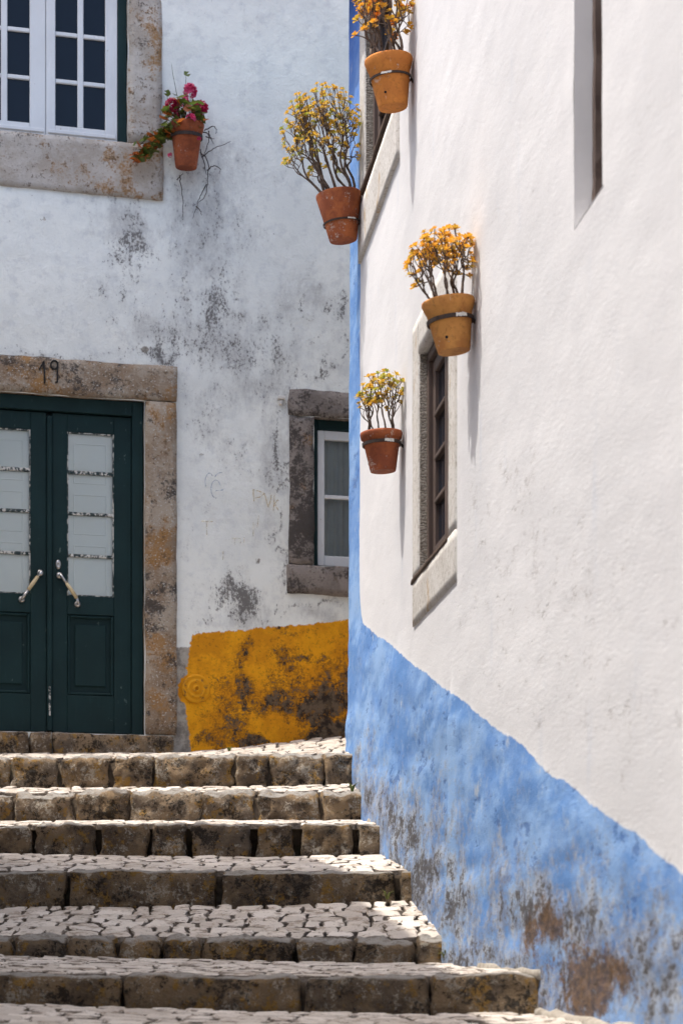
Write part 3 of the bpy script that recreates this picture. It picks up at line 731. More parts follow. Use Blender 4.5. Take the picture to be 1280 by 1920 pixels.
def a_brown(U, Z):
    px, py = right_px(U, Z); px = px + 26 * vnoise(U * .4, Z, 6, 85) + 10 * vnoise(U * .5, Z, 18, 86); py = py + 20 * vnoise(U * .4, Z, 6, 87)
    return blobs(px, py, [(1060, 1790, 90, 100, .62), (1150, 1870, 120, 60, .68), (950, 1780, 40, 40, .5), (1015, 1725, 44, 56, 1.05), (1060, 1775, 30, 40, .6), (1110, 1840, 78, 85, 1.05), (1050, 1830, 40, 60, .6), (1240, 1880, 60, 50, .5), (985, 1760, 22, 50, .5)])
def a_pits(U, Z):
    px, py = right_px(U, Z)
    return np.clip(blobs(px, py, [(980, 900, 50, 80, .85), (1030, 1080, 170, 170, .62), (960, 1050, 60, 60, .7), (900, 970, 50, 70, .45), (1060, 1290, 120, 110, .55), (1180, 1330, 100, 120, .6), (880, 1150, 60, 60, .45)]), 0, 1)
def a_stripe(U, Z):
    px, py = right_px(U, Z)
    return np.clip(np.exp(-((px - 852) / 9) ** 2) * np.clip((py - 1330) / 60, 0, 1), 0, 1) * .8
def a_eave_shade(U, Z): return np.clip((Z - 4.9) / .8, 0, 1) * .75  # shade under the eave put into the blue, stronger towards the top
us = grid_lines(-.08, 17, .03, -.08, uY(5.3), [WS[0], WS[1], WU[0], WU[1], WN[0], WN[1]])
zs = grid_lines(-2.4, EAVE + .15, .03, -.45, EAVE, [WS[2], WS[3], WU[2], WU[3], WN[2], WN[3]])
wall_grid('wall', us, zs, [WS, WU, WN], right_disp, {'blue': blue_sd, 'grime': a_grime, 'brown': a_brown, 'pits': a_pits, 'stripe': a_stripe, 'eave_shade': a_eave_shade}, M['right'], rhouse)
b = MB(); b.box(-.07, 17, .30, 5, -2.4, EAVE + .15, 0); b.box(-.072, .20, .05, .30, -2.4, EAVE + .15, 0); b.build('end_wall', M['plainwhite'], rhouse)
ro = MB(); ro.box(-.01, 17.2, -.26, 5.2, EAVE, EAVE + .05, .01)
ro.build('eave_board', M['oldwood'], rhouse)
rt = MB(); 
for i in range(85): 
    uu = .07 + i * .2
    rt.tube([(uu, -.30, EAVE + .10), (uu, 2.6, EAVE + 1.0)], [.075, .075], 10)
rt.mesh([(-.01, -.28, EAVE + .055), (17.2, -.28, EAVE + .055), (17.2, 2.6, EAVE + .96), (-.01, 2.6, EAVE + .96)], [(0, 1, 2, 3)])
r_o = rt.build('roof_tiles', M['tile'], rhouse, True); r_o['kind'] = 'stuff'

# small window: washed stone surround, chiselled far reveal, brown sash, wooden sill board
st = lambda n_, *a_, **k_: stone(n_, *a_, **k_)
st('jamb_stone', uY(10.42), WS[0], WS[2] - .0, WS[3] + .18, M['cream'], rhouse, v0=-.009, v1=.05, seed=41, r=.003, amp=.0012)
st('jamb_stone', WS[1], uY(9.14), WS[2] - .0, WS[3] + .18, M['cream'], rhouse, v0=-.009, v1=.05, seed=42, r=.003, amp=.0012)
st('lintel_stone', WS[0] + .002, WS[1] - .002, WS[3], WS[3] + .18, M['cream'], rhouse, v0=-.009, v1=.05, seed=43, r=.003, amp=.0012)
st('sill_stone', uY(10.42), uY(9.14), 1.625, WS[2] - .003, M['cream'], rhouse, v0=-.009, v1=.05, seed=44, r=.003, amp=.0014)
MB().box(WS[0] - .02, WS[0] + .002, -.001, .075, WS[2], WS[3], 0).build('chiselled_reveal', M['chisel'], rhouse)
def brown_window(W, rec, nrow, name_):
    u0, u1, z0, z1 = W; f = MB(); fw = .045
    f.box(u0 + .001, u0 + fw, rec, rec + .07, z0, z1); f.box(u1 - fw, u1 - .001, rec, rec + .07, z0, z1)
    f.box(u0 + fw, u1 - fw, rec, rec + .07, z1 - fw, z1); f.box(u0 + fw, u1 - fw, rec, rec + .07, z0, z0 + fw)
    w = f.build('window', M['brown'], rhouse)
    s = MB(); a, b_ = u0 + fw + .002, u1 - fw - .002; c0, c1 = z0 + fw + .002, z1 - fw - .002; sw = .055; r2 = rec + .022
    mid = (a + b_) / 2
    for (p, q) in ((a, a + sw), (mid - .045, mid - .002), (mid + .002, mid + .045), (b_ - sw, b_)): s.box(p, q, r2, r2 + .04, c0, c1, .005)
    for (p, q) in ((a + sw, mid - .045), (mid + .045, b_ - sw)):
        s.box(p, q, r2, r2 + .04, c0, c0 + .07, .005); s.box(p, q, r2, r2 + .04, c1 - .06, c1, .005)
        for k in range(1, nrow):
            zz = c0 + .07 + (c1 - c0 - .13) * k / nrow; s.box(p, q, r2 - .004, r2 + .034, zz - .011, zz + .011, .004)
    s.build('sash', M['brown'], w)
    for (p, q) in ((a + sw, mid - .045), (mid + .045, b_ - sw)):
        for k in range(nrow):
            za = c0 + .07 + (c1 - c0 - .13) * k / nrow; zb_ = c0 + .07 + (c1 - c0 - .13) * (k + 1) / nrow
            MB().box(p, q, r2 + .02, r2 + .023, za, zb_, 0).build('pane', M['night'], w)
    MB().box(u0, u1, rec + .075, rec + .09, z0, z1, 0).build('room_darkness', M['dark'], w)
    return w
brown_window(WS, .033, 4, 'small')
sb = MB(); rock(sb, uY(10.46), uY(9.345), -.014, .06, 1.834, 1.860, .008, .004, 51, .03); sb.build('sill_board', M['oldwood'], rhouse, True)
# high window
st('jamb_stone', uY(12.60), WU[0], 4.42, EAVE - .01, M['cream'], rhouse, v0=-.009, v1=.05, seed=61, r=.003, amp=.0012)
st('jamb_stone', WU[1], uY(10.93), 4.42, EAVE - .01, M['cream'], rhouse, v0=-.009, v1=.05, seed=62, r=.003, amp=.0012)
st('sill_stone', uY(12.62), uY(10.93), 4.115, 4.418, M['cream'], rhouse, v0=-.016, v1=.05, seed=63, r=.003, amp=.0014)
MB().box(WU[0] - .02, WU[0] + .002, -.001, .075, 4.42, WU[3], 0).build('chiselled_reveal', M['chisel'], rhouse)
brown_window(WU, .040, 4, 'high')
sb = MB(); rock(sb, uY(12.42), uY(11.17), -.026, .06, 4.445, 4.485, .008, .004, 52, .03); sb.build('sill_board', M['oldwood'], rhouse, True)
# near narrow window: plaster reveal, brown frame
MB().box(WN[0] - .02, WN[0] + .003, .0015, .14, WN[2] + .001, WN[3], 0).build('plaster_reveal', M['plainwhite'], rhouse)
mb = MB(); mb.mesh([(WN[0], .000, WN[2]), (WN[1] + .02, .000, WN[2]), (WN[1] + .02, .14, WN[2] + .02), (WN[0], .14, WN[2] + .02)], [(0, 1, 2, 3)]); mb.build('plaster_sill', M['plainwhite'], rhouse)
f = MB(); rock(f, WN[0] + .004, WN[0] + .05, .058, .12, WN[2] + .02, WN[3], .006, .006, 71, .03); f.box(WN[1] - .03, WN[1] + .02, .06, .12, WN[2] + .02, WN[3])
f.box(WN[0] + .05, WN[1] - .03, .075, .11, WN[2] + .02, WN[2] + .1); f.box(WN[0] + .05, WN[1] - .03, .09, .095, WN[2] + .1, WN[3], 0)
f.build('window', M['brown'], rhouse)
MB().box(WN[0], WN[1] + .02, .125, .139, WN[2] + .02, WN[3], 0).build('room_darkness', M['dark'], rhouse)

# ================================================================== LEFT HOUSE (its roof edge shades the lower steps)
lhouse = empty('house', (-2.2, 11.1, 0), 0)
tag(lhouse, 'white house left of the frame whose shadow lies over the lower steps', 'house', 'whitewashed houses round the steps')
def prism(mb, poly, z0, z1):
    n = len(poly); mb.mesh([(x, y, z0) for x, y in poly] + [(x, y, z1) for x, y in poly], [tuple(range(n))[::-1], tuple(range(n, 2 * n))] + [(i, (i + 1) % n, n + (i + 1) % n, n + i) for i in range(n)])
mb = MB(); prism(mb, [(-.10, 0), (.27, -2.2), (.30, -4.6), (.30, -15), (-5, -15), (-5, 0)], -3, 5.88); mb.build('wall', M['plainwhite'], lhouse)
mb = MB(); prism(mb, [(0, .04), (.37, -2.2), (.40, -4.6), (.40, -15.1), (-5.1, -15.1), (-5.1, .04)], 5.885, 6.0); mb.build('roof', M['tile'], lhouse)

# ================================================================== GROUND AND STEPS
mb = MB(); mb.mesh([(-300, -300, -2.45), (300, -300, -2.45), (300, 300, -2.45), (-300, 300, -2.45)], [(0, 1, 2, 3)])
tag(mb.build('ground', M['bed']), kind='structure')
# per step: photo rows at the left edge, the middle and the wall end; depth at left and right
ST = [dict(px=668, Y=(12.70, 12.80), top=(1424, 1419, 1416), bot=(1475, 1475, 1469), j=[-60, 25, 112, 209, 288, 442, 505, 607, 668], rough=(.022, .026)),
      dict(px=685, Y=(12.28, 12.37), top=(1492, 1489, 1491), bot=(1539, 1538, 1538), j=[-70, 30, 141, 242, 376, 479, 601, 685], rough=(.022, .026)),
      dict(px=722, Y=(11.52, 11.50), top=(1548, 1545, 1546), bot=(1599, 1606, 1602), j=[-90, 60, 182, 282, 350, 474, 557, 668, 722], rough=(.025, .018)),
      dict(px=783, Y=(10.40, 10.30), top=(1635, 1636, 1635), bot=(1700, 1698, 1689), j=[-150, 123, 409, 745, 783], rough=(.013, .012)),
      dict(px=848, Y=(9.20, 9.26), top=(1760, 1765, 1765), bot=(1790, 1799, 1807), j=[-45, 25, 131, 221, 302, 378, 552, 661, 779, 848], rough=(.022, .022)),
      dict(px=1018, Y=(7.85, 7.33), top=(1825, 1831, 1824), bot=(1880, 1892, 1900), j=[-200, 225, 568, 801, 1018], rough=(.02, .013))]
for s in ST:
    s['XL'] = (0 - CX) / F * s['Y'][0]; s['XR'] = (s['px'] - CX) / F * s['Y'][1]
    xm = (350 - CX) / F * (s['Y'][0] + s['Y'][1]) / 2
    def mk(key, s=s, xm=xm):
        yl, yr = s['Y']; ym = (yl + yr) / 2
        zl, zm, zr = (HY - s[key][0]) * yl / F, (HY - s[key][1]) * ym / F, (HY - s[key][2]) * yr / F
        co = np.polyfit([s['XL'], xm, s['XR']], [zl, zm, zr], 2)
        def g(X):
            Xc = min(max(X, s['XL']), s['XR']); return float(np.polyval(co, Xc))
        return g
    s['zt'] = mk('top'); s['zb'] = mk('bot')
    s['y'] = lambda X, s=s: s['Y'][0] + (s['Y'][1] - s['Y'][0]) * (X - s['XL']) / (s['XR'] - s['XL'])
base_px = [(-400, 1414), (330, 1411), (360, 1410), (500, 1396), (655, 1378), (900, 1350)]
def back_base(X):
    u = (X - B0[0]) / math.cos(A_B)
    ps = [(bu(p), bz(p, q)) for p, q in base_px]
    return float(np.interp(u, [p[0] for p in ps], [p[1] for p in ps]))
def surf(i, X, t):
    """tread i: t=0 at its front edge, 1 at the foot of the step above"""
    if i == 0:
        y0, z0 = ST[0]['y'](X), ST[0]['zt'](X); y1 = B0[1] + .26 * (X - B0[0]); z1 = back_base(X)
    elif i < 6:
        y0, z0 = ST[i]['y'](X), ST[i]['zt'](X); y1, z1 = ST[i - 1]['y'](X), ST[i - 1]['zb'](X)
    else:
        y1, z1 = ST[5]['y'](X), ST[5]['zb'](X); y0, z0 = 5.6, z1 - .02 * (y1 - 5.6)
    return y0 + (y1 - y0) * t, z0 + (z1 - z0) * t
LEFT = -3.4
def left_limit(Y): return LEFT if Y > 11.1 else -2.05 + (-2.26 + 2.05) * (Y - 9) / 2.1 if Y > 9 else -1.95
VARIED = []
def cobbles(i, root, rows, singly):
    rs = random.Random(100 + i)
    front_pad = .145 if i < 6 else 0
    cells = []
    y0a, _ = surf(i, -1, 0); y1a, _ = surf(i, -1, 1); depth = y1a - y0a
    f0 = front_pad / depth
    for r in range(rows):
        ta, tb = f0 + (1 - f0) * r / rows, f0 + (1 - f0) * (r + 1) / rows
        ya, _ = surf(i, 0, ta); X = left_limit(ya) + .02 + rs.uniform(0, .08)
        wall_x = xw(ya) + .01
        if i == 0 and ya > 12.95: wall_x = 1.6
        if i == 0 and ya > RY0 + .05: wall_x = 2.2
        while X < wall_x - .03:
            w = rs.choice((.08, .11, .13, .145, .17)) * rs.uniform(.9, 1.1)
            if X + w > wall_x: w = wall_x - X
            cells.append((X, X + w, ta, tb)); X += w
    big = MB() if not singly else None; made = []
    wav = lambda X, t: mnoise.noise((X * 6, t * 7, i * 3.3))
    for (xa, xb, ta, tb) in cells:
        xm = (xa + xb) / 2; tm = (ta + tb) / 2; cy, cz = surf(i, xm, tm)
        if i == 6 and cy < 6.2: continue
        px = CX + F * xm / cy
        gap = rs.uniform(.004, .013)
        pts = []
        jx = lambda: rs.uniform(-.016, .016); dt = (tb - ta)
        x1_, x2_ = xa + (xb - xa) * rs.uniform(.25, .42), xa + (xb - xa) * rs.uniform(.58, .75)
        base = [(xa, ta), (x1_, ta), (x2_, ta), (xb, ta), (xb, ta + dt * .4), (xb, ta + dt * .7), (xb, tb), (x2_, tb), (x1_, tb), (xa, tb), (xa, ta + dt * .7), (xa, ta + dt * .4)]
        for n_, (x, t) in enumerate(base):
            if n_ % 3 == 0:
                x = x + .034 * mnoise.noise((x * 31, t * 57, i)); t = t + dt * .36 * mnoise.noise((x * 27, t * 43, i + 9.5))
            else:
                x += rs.uniform(-.007, .007); t += dt * rs.uniform(-.09, .09)
            if rs.random() < .3 and n_ % 3 == 0: x += (xm - x) * .16; t += (tm - t) * .16
            y, z = surf(i, x, min(max(t, 0), 1)); pts.append(Vector((x, y, z)))
        c_ = sum(pts, Vector()) / 12
        tilt = (rs.uniform(-.04, .04), rs.uniform(-.05, .05)); lift = rs.uniform(-.004, .004)
        ring = []
        for p in pts:
            d = Vector((p.x - c_.x, p.y - c_.y, 0)); L = d.length
            d = d * max(.3, (L - gap) / max(L, 1e-6)); ring.append((d, p.z))
        vs_ = []
        for d, z in ring: vs_.append((c_.x + d.x, c_.y + d.y, z - .055))
        for d, z in ring: vs_.append((c_.x + d.x, c_.y + d.y, z - .004 + lift + d.x * tilt[0] + d.y * tilt[1] + rs.uniform(-.003, .001)))
        for d, z in ring: vs_.append((c_.x + d.x * .88, c_.y + d.y * .88, z + lift + d.x * tilt[0] + d.y * tilt[1] + rs.uniform(-.0025, .0015)))
        vs_.append((c_.x, c_.y, c_.z + lift + .003))
        fs = [(k, (k + 1) % 12, 12 + (k + 1) % 12, 12 + k) for k in range(12)] + [(12 + k, 12 + (k + 1) % 12, 24 + (k + 1) % 12, 24 + k) for k in range(12)] + [(24 + k, 24 + (k + 1) % 12, 36) for k in range(12)]
        vis = -25 < px < 1100
        if singly and vis and len(made) < 298:
            me = bpy.data.meshes.new('cobble'); me.from_pydata([tuple(Vector(v_) - c_) for v_ in vs_], [], fs); me.materials.append(M['cobble'])
            o = link('cobble', me, root, c_); made.append(o)
        else:
            if big is None: big = MB()
            big.mesh(vs_, fs)
    if big and big.f:
        o = big.build('cobbles', M['cobble'], root); o['kind'] = 'stuff'

def bed(i, root):
    nx, nt = 60, 10; vs_ = []; mb = MB()
    xr = 2.4 if i == 0 else 1.4
    for a in range(nx + 1):
        X = LEFT + (xr - LEFT) * a / nx
        for b_ in range(nt + 1):
            y, z = surf(i, X, b_ / nt)
            if b_ == 0 and i < 6: y += (.03 if i < 2 else .12)
            vs_.append((X, y, z - .030))
        y, z = surf(i, X, 0); vs_.append((X, y + (.03 if i < 2 else .12), z - 1.6))
    w = nt + 2; fs = []
    for a in range(nx):
        for b_ in range(nt): fs.append((a * w + b_, (a + 1) * w + b_, (a + 1) * w + b_ + 1, a * w + b_ + 1))
        fs.append((a * w, a * w + nt + 1, (a + 1) * w + nt + 1, (a + 1) * w))
    mb.mesh(vs_, fs); return mb.build('joint_bed', M['bed'], root, True)

ROWS = [11, 4, 6, 8, 7, 13, 14]
for i in range(7):
    root = empty('stone_step', (0, surf(i, 0, 0)[0], surf(i, 0, 0)[1] - .15)); root['kind'] = 'structure'
    inv = Matrix.Translation(-root.location)
    kids0 = set(bpy.data.objects)
    bed(i, root); cobbles(i, root, ROWS[i], i in (1, 2, 3, 4, 5, 6))
    if i < 6:
        s = ST[i]; rr, am = s['rough']; js = s['j']
        xs = [(x - CX) / F * s['y'](-.5) for x in js]
        xs[-1] = xw(s['Y'][1]) + .02
        X = xs[0]; lim = LEFT
        lim = left_limit(s['Y'][0]) + .02
        extra = []
        while X > lim + .05:
            X2 = max(lim, X - random.uniform(.25, .5)); extra.insert(0, X2); X = X2
        xs = extra + xs
        for k in range(len(xs) - 1):
            xa, xb = xs[k], xs[k + 1]; g = random.uniform(*((.003, .010), (.003, .010), (.006, .026), (.010, .018), (.004, .016), (.004, .010))[i])
            if xb - xa < .05: continue
            xm = (xa + xb) / 2; y = s['y'](xm)
            zt_, zb_ = s['zt'](xm), s['zb'](xm)
            off = random.uniform(-.012, .010)
            mb = MB(); rock(mb, xa + g, xb - g, y + off, y + .17, zb_ - .05, zt_ + random.uniform(-.008, .002), rr, am, 200 + i * 20 + k, .021, 13)
            ty0, tz0 = surf(i, xm, 0); ty1, tz1 = surf(i, xm, 1); sl = (tz1 - tz0) / (ty1 - ty0)
            q_ = []
            for (vx, vy, vz) in mb.v:      # follow the run of the riser and the fall of the tread
                vy2 = vy + s['y'](vx) - y; kz = min(max((vz - zb_) / max(zt_ - zb_, .01), 0), 1.2)
                q_.append((vx, vy2, vz + kz * (s['zt'](vx) - zt_ + sl * (vy - y)) + (1 - min(kz, 1)) * (s['zb'](vx) - zb_)))
            mb.v = q_
            L = Vector((xm, y, (zt_ + zb_) / 2)); mb.build('kerb_stone', M['kerb' if i < 2 else 'kerb_shaded'], root, True, L)
    fl_ = MB(); pts = []
    for k in range(15):
        t_f = k / 14; y, z = surf(i, .3, t_f); X = xw(y); y, z = surf(i, X, t_f)
        if y > RY0 - .05 or y < 5.2: continue
        pts.append(Vector((X + .004, y, z - .006)))
    if len(pts) > 2:
        fl_.tube(pts, [random.uniform(.018, .040) for _ in pts], 7); fl_.build('mortar_fillet', M['mortar'], root, True)
    for o in set(bpy.data.objects) - kids0:
        if o.parent == root: o.location = o.location - root.location
# steps that go on down below the frame to the photographer
mb = MB(); z = -.29
for k, (y1, y0) in enumerate(((5.63, 4.2), (4.2, 2.8), (2.8, 1.4), (1.4, -3))):
    z -= .16; mb.mesh([(-2, y1, z), (1.6, y1, z), (1.6, y0, z - .12), (-2, y0, z - .12)], [(0, 1, 2, 3)])
    mb.mesh([(-2, y1, z + .17), (1.6, y1, z + .17), (1.6, y1, z - .02), (-2, y1, z - .02)], [(0, 1, 2, 3)]); z -= .12
tag(mb.build('lower_pavement', M['cobble']), kind='structure')

# ================================================================== POTS AND PLANTS ON THE WALL
TO_W = Matrix.Translation((R0[0], R0[1], 0)) @ Matrix.Rotation(rot_r, 4, 'Z')
BK_W = Matrix.Translation((B0[0], B0[1], 0)) @ Matrix.Rotation(A_B, 4, 'Z')
def rosette_mesh(name, seed, mat, n=11, size=.024):
    rs = random.Random(seed); vs_, fs, tip = [], [], []
    for k in range(n):
        f_ = k / (n - 1); a = k * 2.4 + rs.uniform(-.25, .25)
        up = -.15 + 1.35 * f_ + rs.uniform(-.12, .12); L = size * (1.05 - .45 * f_) * rs.uniform(.88, 1.1)
        w = L * .36; Rm = Matrix.Rotation(a, 3, 'Z') @ Matrix.Rotation(-up, 3, 'Y')
        prof = [(0, .22, 0), (.45, .70, .02), (.78, 1.0, 0), (1.0, .55, -.03)]
        n0 = len(vs_)
        for (s_, ww, dz) in prof:
            for sg in (-1, 0, 1):
                p = Vector((L * s_, w * ww * sg, L * (dz + .10 * abs(sg) * ww + .25 * s_ * s_))); vs_.append(Rm @ p); tip.append(s_ * .8 + .2 * abs(sg))
        for r in range(3):
            for c_ in range(2): fs.append((n0 + r * 3 + c_, n0 + r * 3 + c_ + 1, n0 + (r + 1) * 3 + c_ + 1, n0 + (r + 1) * 3 + c_))
    me = bpy.data.meshes.new(name); me.from_pydata([tuple(v_) for v_ in vs_], [], fs); me.materials.append(mat)
    at = me.attributes.new('tip', 'FLOAT', 'POINT'); at.data.foreach_set('value', tip)
    me.polygons.foreach_set('use_smooth', [True] * len(fs)); return me
L_OR = m_leaf('amber_succulent_leaf', (.82, .50, .05), (.74, .30, .04)); L_YE = m_leaf('yellow_succulent_leaf', (.66, .47, .06), (.66, .33, .045))
L_GR = m_leaf('green_succulent_leaf', (.36, .40, .06), (.58, .40, .06)); L_RD = m_leaf('orange_succulent_leaf', (.74, .28, .03), (.64, .15, .03))
ROS = {k: [rosette_mesh('rosette', s + 10 * j, m, 11 + s % 3, .020) for s in range(4)] for j, (k, m) in enumerate((('o', L_OR), ('y', L_YE), ('g', L_GR), ('r', L_RD)))}
def pot_mesh(R, H, collar, bandz):
    b0, t0 = .60 * R, .93 * R if collar else .99 * R
    ch = .18 if collar > 1 else .22
    rad = lambda f: b0 + (t0 - b0) * f
    if collar:
        prof = [(0, 0), (b0 * .8, 0), (b0 * .975, 0), (b0 * .98, .0005), (b0, .004), (rad(.1), H * .1), (rad(1 - ch), H * (1 - ch)), (rad(1 - ch) + (.010 if collar > 1 else .004), H * (1 - ch) + .004), (R, H - .008), (R * .985, H)]
    else:
        prof = [(0, 0), (b0 * .8, 0), (b0 * .975, 0), (b0 * .98, .0005), (b0, .004), (rad(.1), H * .1), (rad(.5), H * .5), (rad(1), H - .008), (R * .975, H)]
    prof += [(R * .90, H - .002), (R * .86, H * .84), (0, H * .84)]
    return prof, rad
def potted(name, Y, Zrim, R, H, tilt, matp, collar, bandf, label, plant, group, wallM, uc, band_mat, hole=None):
    """pot axis stands off the wall by its radius; local frame: x along wall, y into it"""
    base = Matrix.Translation((uc, -(R * 1.04), Zrim)) @ Matrix.Rotation(tilt, 4, 'X')     # at the rim's centre; tilt leans the rim outwards
    W = wallM @ base @ Matrix.Translation((0, 0, -H))
    root = empty(name, W.translation); root.rotation_euler = W.to_euler(); tag(root, label, 'potted plant', group)
    prof, rad = pot_mesh(R, H, collar, bandf)
    mb = MB().lathe(prof[:-2], 40, None, .012); po = mb.build('pot', matp, root, True)
    for p_ in po.data.polygons:
        if all(po.data.vertices[v_].co.z < .0002 for v_ in p_.vertices): p_.use_smooth = False
    so = MB().lathe([(R * .885, H * .86), (R * .5, H * .9), (0, H * .91)], 20, None, .1); so.build('soil', M['soil'], root, True)
    # drain hole low on the side that faces the street
    if hole is not None:
        f = .22; rr = rad(f) ; a = hole; p = Vector((math.cos(a) * rr, math.sin(a) * rr, H * f)); d = Vector((math.cos(a), math.sin(a), -.25)).normalized()
        MB().tube([p - d * .004, p + d * .0015], .006, 10).build('drain_hole', M['dark'], root)
    return root, W, rad
def bracket(W, R, H, rad, bf, th, wallM, uc, zc, label, splash):
    """iron ring that carries the pot, with its arm into the wall"""
    rt_ = empty('pot_bracket', W @ Vector((0, 0, H * bf))); rt_.rotation_euler = W.to_euler(); tag(rt_, label, 'bracket', 'iron ring brackets on the walls')
    r = rad(bf) + .004; n = 36; vs_ = []; hh = th / 2
    for k in range(n):
        t = 2 * math.pi * k / n
        for (dr, dz) in ((0, -hh), (.005, -hh), (.006, hh), (.001, hh)): vs_.append((math.cos(t) * (r + dr), math.sin(t) * (r + dr), dz))
    fs = [(k * 4 + j, ((k + 1) % n) * 4 + j, ((k + 1) % n) * 4 + (j + 1) % 4, k * 4 + (j + 1) % 4) for k in range(n) for j in range(4)]
    MB().mesh(vs_, fs).build('ring', M['iron'], rt_)
    R_ = (W @ Matrix.Translation((0, 0, H * bf))).inverted() @ wallM
    pw = R_ @ Vector((uc, .01, zc - .01)); q = Vector((0, r + .003, 0))
    arm = MB().tube([q, (q + pw) / 2 + Vector((0, 0, -.004)), pw], .007, 8)
    arm.build('arm', M['iron'], rt_)
    if splash:
        mb = MB(); n = 9
        for k in range(n):
            t = splash + (k - n / 2) * .055; vs2 = []
            for (a, dz) in ((-.03, -hh * random.uniform(.5, 1.2)), (.03, -hh * random.uniform(.5, 1.2)), (.03, hh * random.uniform(.7, 1.3)), (-.03, hh * random.uniform(.7, 1.3))):
                vs2.append((math.cos(t + a) * (r + .0075), math.sin(t + a) * (r + .0075), dz))
            mb.mesh(vs2, [(0, 1, 2, 3)])
        mb.build('paint_splash', M['whitepaint'], rt_)
def succulent(root, R, H, n, vlo, vhi, zlo, zhi, ulo, cols, seed, stems, scale=1.0, thick=.009, wallgap=.0):
    rs = random.Random(seed); mb = MB(); tips = []
    vmax = R * 1.04 - wallgap
    for k in range(n):
        for _ in range(30):
            f = rs.uniform(-1, 1); g = rs.uniform(-1, 1)
            if f * f + g * g < 1: break
        q = f * f + g * g
        v_ = (vlo + vhi) / 2 + f * (vhi - vlo) / 2
        h = zlo + (zhi - zlo) * math.sqrt(max(0, 1 - .55 * q)) * (rs.uniform(.74, 1.08) if rs.random() < .66 else rs.uniform(.34, .8))
        tips.append(Vector((g * ulo, min(v_ + .10 * h, vmax + .05 * h), H + h)))
    ms = []
    for k in range(stems):
        a = 2 * math.pi * k / stems + rs.uniform(-.4, .4)
        b0 = Vector((math.cos(a) * R * .5, math.sin(a) * R * .5, H * .88))
        ms.append([b0, []])
    cl = [Vector((math.cos(2 * math.pi * k / stems) * ulo * .6, (vlo + vhi) / 2 + math.sin(2 * math.pi * k / stems) * (vhi - vlo) * (.34 if k % 2 else .14), 0)) for k in range(stems)]
    for t in tips:
        k = min(range(stems), key=lambda j: (Vector((t.x, t.y, 0)) - cl[j]).length); ms[k][1].append(t)
    def bez(a, b_, c_, m): return [a * (1 - t) ** 2 + b_ * 2 * t * (1 - t) + c_ * t * t for t in [i / m for i in range(m + 1)]]
    def grow(p, d, tl, r, lvl):
        if not tl: return
        if len(tl) == 1 or lvl > 5:
            for t in tl:
                m = p + d * (t - p).length * .45 + Vector((rs.uniform(-.01, .01), rs.uniform(-.01, .01), 0))
                pts = bez(p, m, t, 5); mb.tube(pts, [max(.0018, r * (1 - .55 * i / 5)) for i in range(6)], 5)
            return
        c_ = sum(tl, Vector()) / len(tl)
        q = p + (c_ - p) * rs.uniform(.30, .50); q.z = p.z + (c_.z - p.z) * rs.uniform(.22, .42)
        m = p + d * (q - p).length * .5 + Vector((rs.uniform(-.012, .012), rs.uniform(-.012, .012), 0))
        r2 = max(.0022, r * .68)
        mb.tube(bez(p, m, q, 4), [r + (r2 - r) * i / 4 for i in range(5)], 6)
        nd = (q - m).normalized()
        ax = max(((max(t[i] for t in tl) - min(t[i] for t in tl)), i) for i in range(3))[1]
        ts = sorted(tl, key=lambda t: t[ax]); h = max(1, int(len(ts) * rs.uniform(.38, .62)))
        grow(q, nd, ts[:h], r2, lvl + 1); grow(q, nd, ts[h:], r2, lvl + 1)
    for b0, tl in ms:
        grow(b0, Vector((b0.x, b0.y * 1.2, .12)).normalized(), tl, thick, 0)
    mb.build('stem', M['bark'], root, True)
    for t in tips:
        o = link('rosette', rs.choice(ROS[rs.choice(cols)]), root, t)
        s_ = scale * rs.uniform(.72, 1.15); o.scale = (s_, s_, s_)
        lean = Vector((t.x * 2.5, t.y * 2.5, .35)).normalized()
        o.rotation_euler = Vector((lean.x * .6, lean.y * .6, .85)).to_track_quat('Z', 'Y').to_euler(); o.rotation_euler.rotate_axis('Z', rs.uniform(0, 6.28))
TC_OR = m_terracotta('orange_terracotta', (.66, .245, .050), (.54, .19, .042), .04)
TC_RD = m_terracotta('red_terracotta', (.42, .125, .042), (.28, .078, .032), .12)
TC_OC = m_terracotta('ochre_terracotta', (.58, .265, .070), (.44, .18, .05), .10)
TC_BR = m_terracotta('stained_terracotta', (.36, .10, .036), (.25, .068, .030), .20)
GP = 'succulents in terracotta pots on the sunlit wall'
LOOK = -math.pi / 2      # azimuth in the pot's frame that faces out of the wall; the camera lies towards +x
